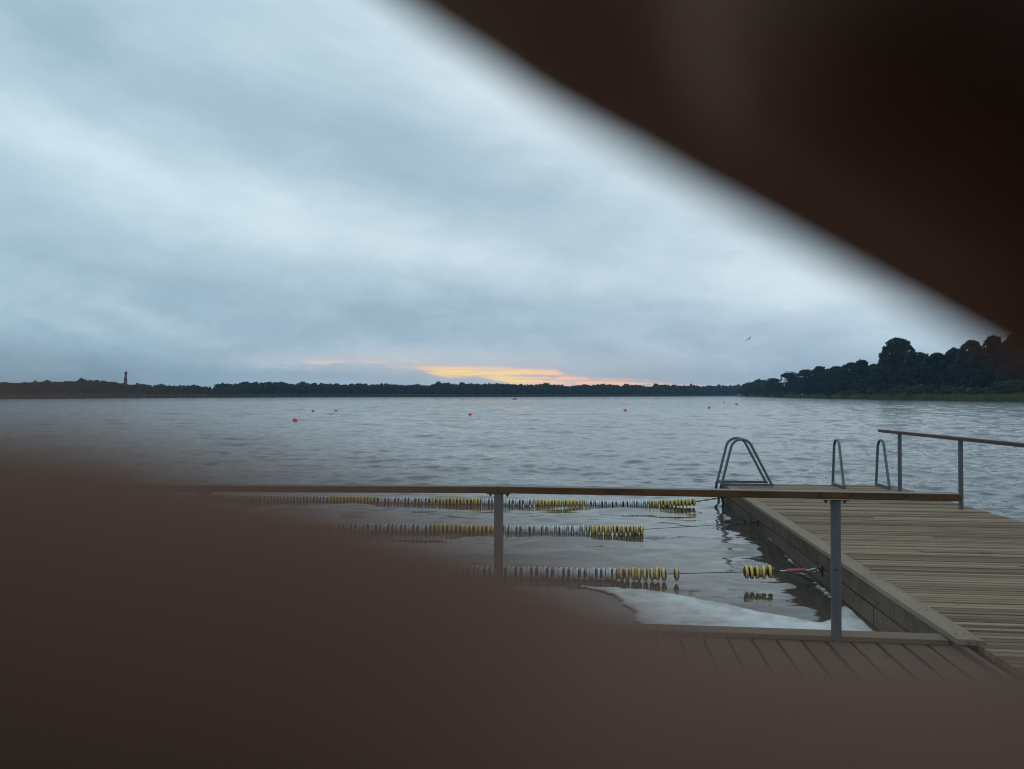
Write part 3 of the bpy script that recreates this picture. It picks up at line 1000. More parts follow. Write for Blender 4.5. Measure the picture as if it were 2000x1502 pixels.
# ------------------------------------------------------------------ buoys, birds, floats on the lake
def buoy(px, py_bottom, diam, label, seed):
    c = at_z(px, py_bottom, 0)
    root = empty('buoy', (c.x, c.y, 0), (random.Random(seed).uniform(-.15, .15), random.Random(seed + 1).uniform(-.15, .15), random.Random(seed + 2).uniform(0, 6)))
    tag(root, label, 'buoy', 'red marker buoys on the lake')
    r = diam / 2
    prof = [(.0001, -r * .75)] + [(r * math.cos(a), r * .25 + r * math.sin(a)) for a in np.linspace(R(-75), R(70), 16)] + [(r * .22, r * 1.24), (r * .2, r * 1.38), (.0001, r * 1.38)]
    mb = MB(); mb.lathe(prof, 22); mb.build('body', M['red'], root)
    pts = [Vector((r * .14 * math.cos(t), 0, r * 1.44 + r * .14 * math.sin(t))) for t in np.linspace(0, 2 * math.pi, 13)]
    mb = MB(); mb.tube(pts, r * .05, 6, False); mb.build('lifting_eye', M['dark_red'], root)
    return root
buoy(576, 823.5, 0.40, 'largest red buoy, nearest of the row, left of centre', 1)
buoy(918, 812.2, 0.40, 'second largest red buoy, on the water left of the sunset glitter path', 2)
buoy(1221, 803.2, 0.42, 'mid-sized red buoy on the water straight above the middle of the handrail', 3)
buoy(1385, 797.3, 0.42, 'small red buoy between the mid-sized buoy and the close pair', 4)
buoy(1440, 791.4, .40, 'lower right one of the close pair of tiny red buoys', 5)
buoy(1437.4, 789.0, .42, 'upper left one of the close pair of tiny red buoys', 6)
buoy(1414, 786.2, .36, 'tiniest red buoy, left of the close pair and nearer the far shore', 7)
buoy(1875, 786.2, .36, 'lone tiny red buoy in front of the reeds on the right shore', 8)

def can_buoy(px, py, w, label):
    c = at_z(px, py, 0)
    root = empty('channel_buoy', (c.x, c.y, 0)); tag(root, label, 'buoy', 'orange channel buoys by the far shore')
    mb = MB(); mb.lathe([(.0001, -.3), (w * .35, -.3), (w * .5, -.05), (w * .5, .12), (w * .36, .22), (w * .2, .24), (.0001, .24)], 18); mb.build('hull', M['orange_buoy'], root)
    mb = MB(); mb.lathe([(w * .16, .24), (w * .13, .62), (.0001, .66)], 14); mb.build('topmark', M['yellow'], root)
can_buoy(780, 777.6, 1.4, 'low orange and yellow buoy far out, left of the sunset')
can_buoy(1107, 776.6, 1.6, 'low orange buoy far out, under the right end of the sunset')
c = at_z(614, 778.2, 0)
root = empty('small_float', (c.x, c.y, 0)); tag(root, 'tiny white float at the far shore above the two dark waterbirds', 'float')
mb = MB(); mb.lathe([(.0001, -.2), (.3, -.1), (.36, .1), (.3, .32), (.0001, .42)], 16); mb.build('float_body', M['white_paint'], root)
mb = MB(); mb.tube([(0, 0, .4), (0, 0, .8)], .05, 8); mb.build('stub_mast', M['white_paint'], root)

c = at_z(1005, 780.2, 0)
root = empty('moored_boat', (c.x, c.y, 0)); tag(root, 'small dark red boat lying far out on the water below the sunset', 'boat')
mb = MB()
ring = []
secs = []
for i, t in enumerate(np.linspace(-1, 1, 11)):
    hw = .42 * math.sqrt(max(.02, 1 - abs(t) ** 2.6)); x = t * .98; sheer = .26 + .10 * abs(t) ** 2
    secs.append([(x, -hw, sheer), (x, -hw * .9, .02), (x, -hw * .45, -.2), (x, hw * .45, -.2), (x, hw * .9, .02), (x, hw, sheer), (x, hw * .8, sheer), (x, hw * .7, .1), (x, -hw * .7, .1), (x, -hw * .8, sheer)])
v = [q for s_ in secs for q in s_]; f = []
for i in range(10):
    for k in range(10): f.append((i * 10 + k, i * 10 + (k + 1) % 10, (i + 1) * 10 + (k + 1) % 10, (i + 1) * 10 + k))
f += [tuple(range(10)), tuple(reversed(range(100, 110)))]
mb.add(v, f); mb.build('hull', M['dark_red'], root)
mb = MB(); mb.lathe([(.3, .1), (.34, .35), (.28, .58), (.12, .70), (.0001, .72)], 14, Matrix.Translation((.35, 0, 0))); mb.build('cover', M['dark_red'], root)

def waterbird(px, py, label, rot):
    c = at_z(px, py, 0)
    root = empty('waterbird', (c.x, c.y, 0), (0, 0, rot)); tag(root, label, 'bird', 'dark waterbirds on the lake')
    mb = MB()
    prof = [(-.24, .10, .012), (-.19, .085, .045), (-.1, .07, .085), (0, .06, .10), (.09, .065, .085), (.14, .08, .055)]
    mb.tube([Vector((x, 0, z)) for x, z, r in prof], [r for _, _, r in prof], 12)
    mb.tube([(.10, 0, .09), (.135, 0, .17), (.14, 0, .23), (.17, 0, .255), (.20, 0, .25)], [.05, .034, .03, .036, .02], 10)
    mb.build('body', M['bird'], root)
    mb = MB(); mb.tube([(.195, 0, .25), (.25, 0, .242)], [.014, .004], 8); mb.build('beak', M['grey_hub'], root)
waterbird(611.5, 804.2, 'dark waterbird with its head low, left of the two swimming behind the largest buoy', R(160))
waterbird(656, 804.2, 'dark waterbird with its head raised, right of the two behind the largest buoy', R(172))

def flying_gull():
    c = at_y(1463, 662, 95)
    root = empty('gull', c, (R(0), R(38), R(200))); tag(root, 'gull gliding with tilted wings in the sky above the right end of the far shore', 'bird')
    mb = MB()
    mb.tube([(0, -.24, 0), (0, -.14, .0), (0, 0, .01), (0, .14, .01), (0, .2, .015), (0, .26, .005)], [.02, .05, .07, .055, .045, .012], 10)
    mb.build('body', M['gull'], root)
    for s in (-1, 1):
        v = []; f = []
        prof = [(0.03, .10, -.08), (.2, .12, -.08), (.36, .08, -.08), (.5, .0, -.12), (.62, -.12, -.17)]
        for t, (x, y0, y1) in enumerate(prof):
            z = .02 + .05 * math.sin(x * 4)
            v += [(s * x, y0, z + .006), (s * x, y1, z), (s * x, (y0 + y1) / 2, z - .008)]
        for i in range(len(prof) - 1):
            for k in range(3): f.append((i * 3 + k, i * 3 + (k + 1) % 3, (i + 1) * 3 + (k + 1) % 3, (i + 1) * 3 + k))
        f += [(0, 1, 2), (len(v) - 1, len(v) - 2, len(v) - 3)]
        mb = MB(); mb.add(v, f); mb.build('wing', M['gull'], root)
flying_gull()

# ------------------------------------------------------------------ shores
SHORE_L = [(-700, 780.2), (-250, 779.6), (0, 779), (250, 777.6), (500, 776.2), (750, 775.5), (1000, 775), (1250, 774.4), (1500, 773.7), (1800, 773.4)]
SHORE_R = [(1440, 774.6), (1475, 775.2), (1520, 776.4), (1568, 777.2), (1620, 778.4), (1700, 779.8), (1800, 781.4), (1900, 782.5), (2000, 783.5), (2300, 787), (2700, 794)]
def shore_y(lst, px):
    xs = [q[0] for q in lst]; ys = [q[1] for q in lst]
    return float(np.interp(px, xs, ys))
def shore_pt(lst, px, back=0.0):
    p = at_z(px, shore_y(lst, px), 0)
    d = p.xy.length
    k = (d + back) / d
    return Vector((p.x * k, p.y * k, 0))

def land(name, lst, label_backs):
    v = []; f = []
    pxs = np.linspace(lst[0][0], lst[-1][0], 60)
    nb = len(label_backs)
    for px in pxs:
        for (b, z) in label_backs:
            q = shore_pt(lst, px, b); v.append((q.x, q.y, z))
    for i in range(len(pxs) - 1):
        for k in range(nb - 1):
            f.append((i * nb + k, i * nb + nb + k, i * nb + nb + k + 1, i * nb + k + 1))
    o = obj(name, np_mesh(name, v, f, True), M['soil']); tag(o, kind='structure')
land('shore', SHORE_L, [(-2, -.4), (3, .35), (40, 1.2), (160, 2.5), (900, 4)])
land('shore', SHORE_R, [(-1, -.4), (1.5, .3), (15, .8), (60, 1.8), (220, 3.5)])

def leaves(centres, normals_from, size, r, aspect=1.0):
    """quads at centres with random orientation; returns v, f"""
    n = len(centres)
    a = r.normal(size=(n, 3)); a /= np.linalg.norm(a, axis=1)[:, None]
    b = r.normal(size=(n, 3)); b -= (b * a).sum(1)[:, None] * a; b /= np.linalg.norm(b, axis=1)[:, None]
    s = size * r.uniform(.6, 1.4, n)[:, None]
    p = np.stack([centres - a * s - b * s * .7 * aspect, centres + a * s - b * s * .6 * aspect, centres + a * s * .8 + b * s * .7 * aspect, centres - a * s * .9 + b * s * .6 * aspect], 1)
    f = np.arange(n * 4).reshape(n, 4)
    return p.reshape(-1, 3), f

def blob_points(c, rad, n, r, shell=.55):
    d = r.normal(size=(n, 3)); d /= np.linalg.norm(d, axis=1)[:, None]
    t = (shell + (1 - shell) * r.random(n) ** .6)
    t *= 1 + .16 * np.sin(d[:, 0] * 5 + c[0]) * np.cos(d[:, 2] * 4 + c[1])
    return np.asarray(c) + d * t[:, None] * np.asarray(rad)

def crown(base, H, W, kind, r, leaf_size, count):
    """clusters of leaf faces over an uneven crown. base = ground point"""
    pts = []
    bx, by, bz = base
    if kind == 'bush':
        K = 7
        for k in range(K):
            c = (bx + r.uniform(-.36, .36) * W, by + r.uniform(-.3, .3) * W, bz + H * r.uniform(.25, .62))
            pts.append(blob_points(c, (W * .24, W * .24, H * .38), count // K, r))
    elif kind == 'pine':
        K = 9
        for k in range(K):
            t = k / (K - 1)
            c = (bx + r.uniform(-.1, .1) * W, by + r.uniform(-.1, .1) * W, bz + H * (.25 + .7 * t))
            s = W * .5 * (1 - t * .8) * r.uniform(.8, 1.15)
            pts.append(blob_points(c, (s, s, H * .09), count // K, r, .2))
    else:
        K = 20
        lo = .10 if kind == 'round' else .2
        for k in range(K):
            t = (k + r.uniform(0, 1)) / K
            prof = math.sin(math.pi * (.16 + .80 * t)) ** .7
            a = r.uniform(0, 6.28); rad = W * .56 * prof * r.uniform(.2, .85)
            c = (bx + rad * math.cos(a), by + rad * math.sin(a), bz + H * (lo + (.90 - lo) * t))
            s = W * r.uniform(.15, .33)
            pts.append(blob_points(c, (s, s, s * r.uniform(.55, .85)), int(count * 1.25) // K, r))
        pts.append(blob_points((bx, by, bz + H * .92), (W * .24, W * .24, H * .075), count // 9, r))
    if kind != 'pine':
        for k in range(48 if kind != 'bush' else 14):     # loose sprigs that break the outline
            a = r.uniform(0, 6.28); t = r.uniform(.2, 1.0)
            prof = math.sin(math.pi * (.16 + .78 * t)) ** .7
            rad = W * .5 * prof * r.uniform(.92, 1.22); s = W * r.uniform(.03, .08)
            zt = (.12 + .84 * t) if kind != 'bush' else .25 + .65 * t
            pts.append(blob_points((bx + rad * math.cos(a), by + rad * math.sin(a), bz + H * min(zt, 1.03)), (s, s, s * .8), max(4, count // 90), r, .1))
    return np.concatenate(pts)

def tree(name, label, px, top, W_px, kind, mat, back, count=2600, seed=0, leaf_size=.42, group='trees on the right shore'):
    r = np.random.default_rng(seed)
    b = shore_pt(SHORE_R, px, back); b.z = .8 + back * .012
    D = b.y
    H = (ray(px, top).z / ray(px, top).y) * D + CAMZ - b.z
    W = W_px / F * D
    root = empty(name, b); tag(root, label, 'bush' if kind == 'bush' else 'tree', group if kind != 'bush' else 'bushes behind the reeds on the right shore')
    pts = crown((0, 0, 0), H, W, kind, r, leaf_size, count)
    v, f = leaves(pts, None, leaf_size, r)
    obj('crown' if kind != 'bush' else 'foliage', np_mesh('crown', v, f), mat, root)
    mb = MB()
    tr = max(.12, H * .018)
    if kind == 'bush':
        for k in range(5):
            a = k * 1.3
            mb.tube([(0, 0, -.3), (W * .12 * math.cos(a), W * .12 * math.sin(a), H * .3), (W * .25 * math.cos(a), W * .25 * math.sin(a), H * .6)], [.09, .06, .02], 6)
        mb.build('stems', M['bark'], root)
    else:
        lean = r.uniform(-.03, .03)
        mb.tube([(0, 0, -.4), (lean * H * .2, 0, H * .2), (lean * H * .5, 0, H * .5), (lean * H, 0, H * .88)], [tr * 1.25, tr, tr * .7, tr * .2], 9)
        for k in range(7):
            a = r.uniform(0, 6.28); z = H * r.uniform(.25, .65); L = W * r.uniform(.25, .42)
            mb.tube([(lean * z, 0, z), (L * .5 * math.cos(a), L * .5 * math.sin(a), z + L * .45), (L * math.cos(a), L * math.sin(a), z + L * .8)], [tr * .45, tr * .3, tr * .1], 6)
        mb.build('trunk', M['bark'], root)
    return root

LD, LM, LB = M['leaf_dark'], M['leaf_mid'], M['leaf_bush']
tree('broadleaf_tree', 'low round tree at the very tip of the right shore', 1462, 749, 34, 'round', LM, 20, 1500, 1, .55)
tree('broadleaf_tree', 'small rounded tree second from the tip of the right shore', 1484, 742, 36, 'round', LM, 25, 1500, 2, .55)
tree('broadleaf_tree', 'small flat-topped tree third from the tip of the right shore', 1510, 739, 34, 'round', LD, 30, 1600, 3, .5)
tree('broadleaf_tree', 'dark tree where the right shore wood begins to rise', 1542, 728, 46, 'round', LD, 30, 2200, 4)
tree('broadleaf_tree', 'dark tree with an even crown just before the ragged-topped one', 1575, 722, 48, 'round', LD, 34, 2400, 5)
tree('broadleaf_tree', 'dark tree with a ragged broken top left of the dip in the tree line', 1602, 715, 38, 'tall', LD, 36, 2200, 6)
tree('willow_tree', 'paler rounded tree standing forward by the reeds just after the ragged-topped tree', 1634, 716, 52, 'round', LM, 18, 2800, 7)
tree('broadleaf_tree', 'dark tree with two humps behind the paler rounded tree', 1664, 708, 44, 'round', LD, 40, 2400, 8)
tree('pine_tree', 'wind-bent dark tree with a lopsided top left of the tallest tree', 1683, 702, 34, 'tall', LD, 44, 2200, 9)
tree('broadleaf_tree', 'low dark tree filling the notch at the foot of the tallest tree', 1708, 711, 36, 'round', LD, 40, 2200, 10)
tree('tall_tree', 'tallest tree of the right shore with a domed crown standing above the rest', 1753, 660, 66, 'tall', LM, 34, 5200, 11, .44)
tree('birch_tree', 'slender sparse tree leaning against the left side of the tallest tree', 1728, 682, 22, 'tall', LM, 30, 1000, 12, .4)
tree('broadleaf_tree', 'broad tree spreading beneath the tallest tree on its left', 1732, 705, 60, 'round', LM, 26, 2600, 23)
tree('broadleaf_tree', 'flat-topped dark tree just after the tallest tree', 1795, 688, 52, 'round', LD, 34, 2800, 13)
tree('broadleaf_tree', 'dark tree with a level crown between flat-topped tree and rising wood', 1832, 689, 50, 'round', LD, 34, 2800, 14)
tree('broadleaf_tree', 'dark tree where the right wood rises again', 1866, 680, 48, 'round', LD, 32, 2800, 15)
tree('broadleaf_tree', 'high bushy-headed tree near the right edge of the picture', 1900, 664, 54, 'round', LM, 32, 3000, 16)
tree('broadleaf_tree', 'high tree half hidden under the blurred upper finger', 1942, 656, 56, 'round', LD, 30, 3000, 17)
tree('broadleaf_tree', 'last high tree at the right edge, under the blurred upper finger', 1988, 650, 60, 'round', LM, 30, 3000, 18)
tree('broadleaf_tree', 'tree cut off by the right edge of the picture', 2034, 648, 60, 'round', LD, 28, 2600, 19)
for i, (px, top, w, lab) in enumerate([
        (1503, 761, 26, 'rounded dark bush at the shore tip, left of a lower spreading bush'),
        (1530, 764, 38, 'low spreading bush sloping down to the shore tip'),
        (1665, 761, 44, 'first low bush behind the reeds, under the tree with two humps'),
        (1705, 753, 46, 'mid-green bush behind the reeds left of the tallest tree'),
        (1752, 750, 56, 'bright green bush behind the reeds at the foot of the tallest tree'),
        (1800, 749, 58, 'wide green bush behind the reeds right of the tallest tree'),
        (1862, 752, 64, 'long low green bush behind the reeds where the wood rises again'),
        (1915, 755, 50, 'dark low bush behind the reeds near the right edge'),
        (1972, 738, 60, 'tall pale bush behind the reeds at the right edge')]):
    tree('bush', lab, px, top, w, 'bush', LB, 13 if i > 1 else 8, 1100, 60 + i, .34)

# dark understorey that closes the wood behind the named trees
def wood_mass(name, label, lst, px0, px1, topf, rows, n_px, leaf_size, per_tree, mat, seed, pine_share):
    r = np.random.default_rng(seed); allp = []
    for (b0, b1, hs) in rows:
        px = px0
        while px < px1:
            back = r.uniform(b0, b1)
            g = shore_pt(lst, px, back); D = g.y
            top = topf(px) + r.normal(0, 1.0) - abs(r.normal(0, 1.0)) * (r.random() < .25) * 2.0 + 1.1 * math.sin(px * .085 + seed) * math.sin(px * .031) + hs
            H = max(2.0, (ray(px, top).z / ray(px, top).y) * D + CAMZ - 1.0)
            pine = r.random() < pine_share
            W = H * (r.uniform(.42, .6) if pine else r.uniform(.5, .85))
            allp.append(crown((g.x, g.y, .8), H, W, 'pine' if pine else 'round', r, leaf_size, per_tree))
            px += n_px * r.uniform(.6, 1.4)
    pts = np.concatenate(allp)
    v, f = leaves(pts, None, leaf_size, r)
    o = obj(name, np_mesh(name, v, f), mat); tag(o, label, 'forest', kind='stuff')
PROF = [(-200, 746), (0, 746), (40, 749), (60, 748), (130, 746), (165, 743), (205, 745), (240, 750), (300, 753), (380, 752), (415, 757), (440, 750), (500, 747.5), (560, 749), (640, 751), (700, 751), (760, 753), (860, 751), (900, 749), (1000, 750), (1060, 752), (1120, 753), (1150, 751), (1250, 753), (1300, 751.5), (1350, 753.5), (1460, 754), (1700, 754)]
pf = lambda px: float(np.interp(px, [q[0] for q in PROF], [q[1] for q in PROF]))
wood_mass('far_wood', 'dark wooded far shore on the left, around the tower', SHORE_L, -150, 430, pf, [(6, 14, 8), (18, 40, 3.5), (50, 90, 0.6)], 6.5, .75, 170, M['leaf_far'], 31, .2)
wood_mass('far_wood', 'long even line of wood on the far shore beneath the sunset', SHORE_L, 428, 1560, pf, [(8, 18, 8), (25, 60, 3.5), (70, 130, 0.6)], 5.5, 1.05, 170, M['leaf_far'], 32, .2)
TOPR = [(1440, 756), (1500, 748), (1560, 734), (1620, 722), (1700, 716), (1760, 700), (1800, 698), (1860, 692), (1900, 678), (2000, 664), (2200, 655), (2500, 640)]
wood_mass('shore_wood', 'dark depth of the wood behind the trees of the right shore', SHORE_R, 1475, 2350, lambda px: float(np.interp(px, [q[0] for q in TOPR], [q[1] for q in TOPR])) + 5, [(30, 40, 12), (48, 70, 2)], 17, .75, 520, M['leaf_dark'], 33, .05)

def reeds(name, label, lst, px0, px1, back0, back1, h0, h1, n, width, mat, seed, zoff=.1, slope=.03):
    r = np.random.default_rng(seed)
    pxs = r.uniform(px0, px1, n); bk = r.uniform(back0, back1, n); hh = r.uniform(h0, h1, n)
    V = []
    for i in range(n):
        g = shore_pt(lst, pxs[i], bk[i]); z = zoff + slope * max(0, bk[i])
        w = width * r.uniform(.6, 1.5); l = r.normal(0, .12) * hh[i]; a = r.uniform(0, 3.14)
        dx, dy = math.cos(a) * w, math.sin(a) * w
        V += [(g.x - dx, g.y - dy, z - .3), (g.x + dx, g.y + dy, z - .3), (g.x + l + dx * .25, g.y, z + hh[i]), (g.x + l - dx * .25, g.y, z + hh[i] * .98)]
    f = np.arange(n * 4).reshape(n, 4)
    o = obj(name, np_mesh(name, np.array(V), f), mat); tag(o, label, 'reeds', kind='stuff')
reeds('reeds', 'wide belt of green reeds along the right shore', SHORE_R, 1470, 2350, .2, 9, 1.1, 2.1, 22000, .13, M['reed'], 41)
reeds('reed_tops', 'brownish seeding tops behind the green reeds on the right shore', SHORE_R, 1455, 2350, 8.5, 13, 1.9, 2.7, 7000, .12, M['reed_top'], 42)
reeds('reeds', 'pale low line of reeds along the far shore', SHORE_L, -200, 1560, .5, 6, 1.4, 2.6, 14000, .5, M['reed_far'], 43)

# tower on the left shore
def tower():
    g = shore_pt(SHORE_L, 245.5, 60); D = g.y
    z_at = lambda py: (ray(245, py).z / ray(245, py).y) * D + CAMZ
    w = lambda px_: px_ / F * D / 2
    root = empty('tower', (g.x, g.y, 1.0)); tag(root, 'slim grey tower with a domed head above the trees on the left shore', 'tower')
    zt = [z_at(q) - 1.0 for q in (750, 738, 731, 729.6, 725.4)]
    mb = MB(); mb.lathe([(w(6.2), -.5), (w(5.2), zt[0]), (w(4.6), zt[1]), (w(3.9), zt[1] + .05), (w(3.7), zt[2])], 20); mb.build('shaft', M['tower'], root)
    mb = MB(); mb.lathe([(w(3.7), zt[2] - .1), (w(5.2), zt[2]), (w(5.2), zt[3]), (w(4.6), zt[3] + .05), (w(4.6), zt[3] + (zt[4] - zt[3]) * .45), (w(3.2), zt[3] + (zt[4] - zt[3]) * .8), (w(1.2), zt[4]), (.0001, zt[4] + .1)], 20); mb.build('dome', M['tower_dark'], root)
    mb = MB()
    for k in range(10):
        zz = zt[0] * .4 + (zt[1] - zt[0] * .4) * k / 10
        for a in (-.9, -2.2):
            rr = w(5.3); mb.box((rr * math.cos(a) - .35, rr * math.sin(a) - .1, zz), (rr * math.cos(a) + .35, rr * math.sin(a) + .25, zz + 1.2))
    mb.build('window', M['tower_dark'], root)
    mb = MB(); mb.lathe([(w(5.2), zt[3] + .02), (w(5.35), zt[3] + .02), (w(5.35), zt[3] + .9), (w(5.2), zt[3] + .9)], 20); mb.build('gallery_rail', M['tower_dark'], root)
tower()

# small white post with a board on the right shore
g = shore_pt(SHORE_R, 1567.5, 6); root = empty('signpost', (g.x, g.y, .5)); tag(root, 'tiny white post with a board on the shore under the dark trees', 'post')
mb = MB(); mb.tube([(0, 0, -.5), (0, 0, 1.9)], .12, 8); mb.build('pole', M['white_paint'], root)
mb = MB(); mb.box((-.95, -.06, 1.92), (.35, .06, 2.25), None, .01); mb.build('board', M['white_paint'], root)

# ------------------------------------------------------------------ the hand in front of the lens and the unseen phone added to shade it
def capsule_chain(mb, joints):
    """joints: list of (point, radius); tapered tubes with ball joints"""
    for (p, r) in joints:
        n, mrow = 14, 8
        v = [p + Vector((0, 0, r))]; f = []
        for i in range(1, mrow):
            th = math.pi * i / mrow
            for k in range(n):
                a = 2 * math.pi * k / n
                v.append(p + Vector((r * math.sin(th) * math.cos(a), r * math.sin(th) * math.sin(a), r * math.cos(th))))
        v.append(p + Vector((0, 0, -r)))
        for k in range(n): f.append((0, 1 + k, 1 + (k + 1) % n))
        for i in range(mrow - 2):
            for k in range(n):
                a = 1 + i * n; f.append((a + k, a + n + k, a + n + (k + 1) % n, a + (k + 1) % n))
        last = len(v) - 1; a = 1 + (mrow - 2) * n
        for k in range(n): f.append((last, a + (k + 1) % n, a + k))
        mb.add(v, f, True)
    for (p, r), (q, s) in zip(joints[:-1], joints[1:]):
        if (q - p).length > 1e-6: mb.tube([p, q], [r, s], 14)

def hand():
    mm = .001
    J = lambda *l: [(cs(x, y, z), r * mm) for x, y, z, r in l]
    def from_edges(lst):
        """place joints so that the upper side of the finger is seen at a given height: (px, py of edge, depth, radius)"""
        out = []
        for px, py, z, r in lst:
            want = math.atan((py - 751) / F)
            y = -r
            for _ in range(40):
                got = math.atan2(-y, z) - math.asin(min(.999, r / math.hypot(y, z)))
                y -= (want - got) * z * .8
            out.append((cs((px - 1000) / F * z, y, z), r * mm))
        return out
    index = J((56, -9, 37, 10), (29.9, 7.8, 35.5, 8.9), (13.5, 16.3, 35, 8.6), (6.0, 21.1, 36.5, 8.6), (-1.8, 27.2, 38, 8.8), (-13, 35.2, 37, 8.2), (-21, 40.7, 34, 7.2))
    middle = J((54, -28, 38, 10.2)) + from_edges([(2350, 1285, 36, 9.4), (2000, 1276, 31.5, 9.2), (1600, 1256, 26, 9.0), (1300, 1216, 21.5, 8.9), (1050, 1100, 18, 8.8), (820, 1000, 17.5, 8.0), (600, 930, 16, 7.6), (300, 838, 15, 7.8), (-100, 735, 14, 7.6), (-500, 690, 13, 7.0)])
    ring = J((55, -47, 36, 9.8), (38, -46, 32, 8.8), (20, -39, 24, 8.5), (6, -33.5, 15, 7.8), (-6, -31.5, 9.0, 6.8))
    little = J((57, -64, 31, 8.8), (42, -64, 25, 7.6), (28, -60, 17, 7.2), (16, -56, 9, 6.3), (8, -55, 6.5, 5.8))
    thumb = J((114, -40, 2, 14), (106, -20, -13, 12), (86, -8, -21, 9.8), (62, -3, -21.5, 9.2), (44, 1, -19.5, 7.8))
    wrist = cs(132, -48, 12)
    mb = MB()
    for ch in (index, middle, ring, little, thumb): capsule_chain(mb, ch)
    # soft pads of the index finger between its creases
    capsule_chain(mb, J((11.6, 12.6, 25.5, 6.0), (20.2, 7.8, 26.5, 6.0)))
    capsule_chain(mb, J((3.2, -10.2, 12, 6.0), (11.4, -14.9, 17, 8.4)))
    for k, (b, rr) in enumerate(((index[0], 11), (middle[0], 12), (ring[0], 12), (little[0], 11))):
        w = cs(126, -36 - 9 * k, 12 + 1 * k)
        capsule_chain(mb, [(b[0], b[1]), (b[0].lerp(w, .5), rr * 1.15 * mm), (w, 14 * mm)])
    capsule_chain(mb, [index[0], middle[0], ring[0], little[0]])
    capsule_chain(mb, [(index[0][0].lerp(cs(126, -36, 12), .3), .011), (little[0][0].lerp(cs(126, -60, 14), .3), .011)])
    capsule_chain(mb, [(index[0][0].lerp(cs(126, -36, 12), .65), .013), (little[0][0].lerp(cs(126, -60, 14), .65), .013)])
    capsule_chain(mb, J((104, -40, 8, 15), (80, -22, 13, 13.5), (62, -7, 24, 11)))
    capsule_chain(mb, J((106, -50, 10, 16), (78, -48, 15, 14), (61, -46, 22, 12)))
    capsule_chain(mb, J((80, -22, 13, 13), (78, -48, 15, 14)))
    capsule_chain(mb, [(cs(108, -40, 6), .014), (cs(126, -45, 12), .018)])
    capsule_chain(mb, [(cs(126, -45, 12), .021), (cs(128, -56, 14), .021), (cs(170, -85, -5), .026), (cs(260, -170, -60), .037), (cs(330, -240, -120), .043)])
    o = mb.build('hand', M['skin'])
    md = o.modifiers.new('remesh', 'REMESH'); md.mode = 'VOXEL'; md.voxel_size = .0013; md.use_smooth_shade = True
    sm = o.modifiers.new('smooth', 'SMOOTH'); sm.factor = .5; sm.iterations = 7
    bpy.context.view_layer.update()
    dg = bpy.context.evaluated_depsgraph_get()
    me = bpy.data.meshes.new_from_object(o.evaluated_get(dg))
    o.modifiers.clear(); o.data = me
    me.polygons.foreach_set('use_smooth', np.ones(len(me.polygons), bool))
    tag(o, 'dark brown blurred fingers of a hand spread close in front of the lens', 'hand')
    # nails on the outward side of each fingertip
    for ch, side in ((index, cs(0, 4, 1) - cs(0, 0, 0)), (middle, cs(0, 1, 4) - cs(0, 0, 0)), (ring, cs(0, 0, 4) - cs(0, 0, 0)), (little, cs(0, 0, 4) - cs(0, 0, 0)), (thumb, cs(0, 1, -4) - cs(0, 0, 0))):
        tip, r = ch[-1]; prev = ch[-2][0]
        d = (tip - prev).normalized(); n = (side - d * side.dot(d)).normalized(); b = n.cross(d)
        v = []; f = []
        nu, nv = 7, 7
        for i in range(nu):
            for j in range(nv):
                s = (i / (nu - 1) - .35) * r * 1.7; a = (j / (nv - 1) - .5) * 1.7
                t = 1.0 if s < 0 else math.sqrt(max(0, 1 - (s / (r * 1.3)) ** 2))
                v.append(tip + d * s + (n * math.cos(a) + b * math.sin(a)) * (r * 1.0 * t))
        for i in range(nu - 1):
            for j in range(nv - 1): f.append((i * nv + j, (i + 1) * nv + j, (i + 1) * nv + j + 1, i * nv + j + 1))
        m2 = MB(); m2.add(v, f, True)
        nl = m2.build('fingernail', M['nail'], o)
        sd = nl.modifiers.new('thickness', 'SOLIDIFY'); sd.thickness = .0006
    return o
hand()

def phone():  # unseen phone body, added and sized to keep light off the fingers
    root = empty('smartphone', cs(-35, -25, -2)); bpy.context.view_layer.update(); inv = root.matrix_world.inverted()
    tag(root, 'black smartphone out of view behind the lens, added to shade the fingers', 'phone')
    Mx = Matrix.Translation(Vector((0, 0, CAMZ))) @ Matrix.Rotation(PITCH, 4, 'X')
    k = .001
    mb = MB(); mb.box((-68 * k, -10.5 * k, -50 * k), (92 * k, -2.2 * k, 37 * k), Mx, .003); o = mb.build('case', M['phone'], root); o.matrix_parent_inverse = inv
    mb = MB(); mb.box((-65 * k, -11.1 * k, -47 * k), (89 * k, -10.6 * k, 34 * k), Mx); o = mb.build('screen', M['phone_glass'], root); o.matrix_parent_inverse = inv
phone()

# ------------------------------------------------------------------ haze
HAZE = 1.7e-4
if HAZE:
    m = bpy.data.materials.new('haze_air'); m.use_nodes = True; m.node_tree.nodes.clear()
    nt = NT(m.node_tree); out = nt.node('ShaderNodeOutputMaterial'); vol = nt.node('ShaderNodeVolumePrincipled')
    vol.inputs['Color'].default_value = (.42, .70, 1.0, 1); vol.inputs['Density'].default_value = HAZE
    nt.l.new(vol.outputs[0], out.inputs['Volume'])
    mb = MB(); mb.box((-2750, -60, -1.6), (2750, 2750, 75)); hz = mb.build('haze', m); tag(hz, kind='stuff')
    tag(hz, 'thin blue evening haze over the lake and far shore')
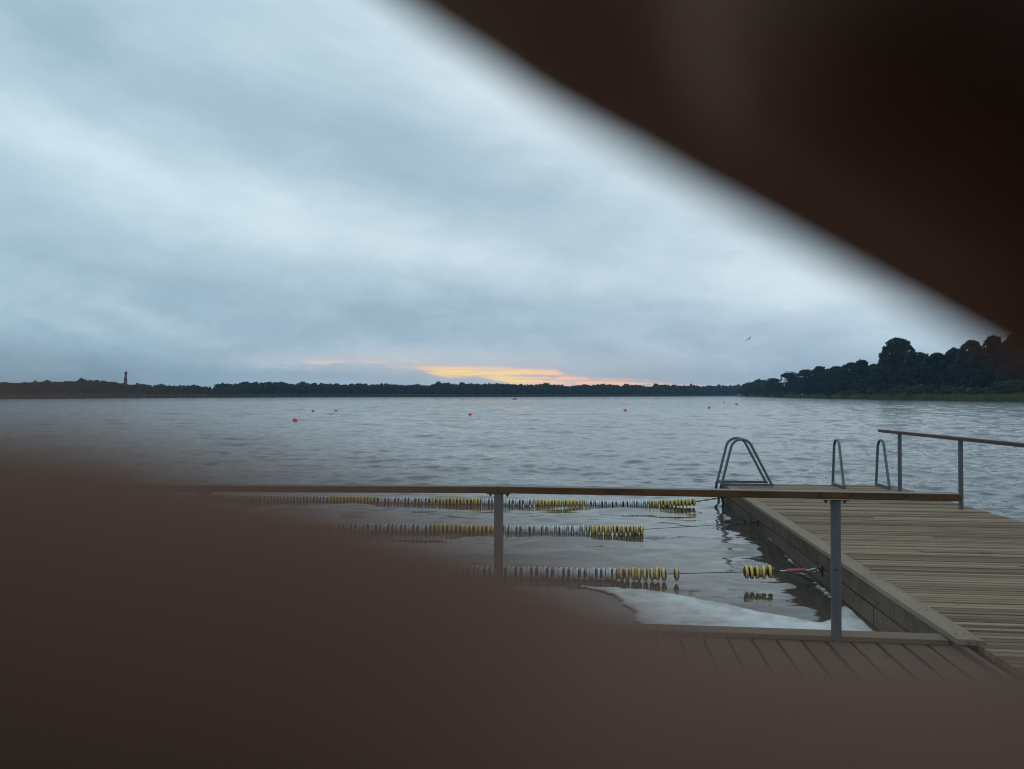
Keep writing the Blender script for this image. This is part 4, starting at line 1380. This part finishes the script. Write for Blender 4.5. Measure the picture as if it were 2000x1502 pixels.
# ------------------------------------------------------------------ render settings
scene.render.engine = 'CYCLES'
scene.view_settings.view_transform = 'Standard'
scene.view_settings.look = 'None'
scene.view_settings.exposure = 0
scene.view_settings.gamma = 1
scene.cycles.use_denoising = True
try: scene.cycles.denoiser = 'OPENIMAGEDENOISE'
except Exception: pass
scene.cycles.filter_width = 1.1
scene.cycles.max_bounces = 6
scene.cycles.diffuse_bounces = 3
scene.cycles.glossy_bounces = 4
scene.cycles.caustics_reflective = False
scene.cycles.caustics_refractive = False
scene.cycles.sample_clamp_indirect = 4.0
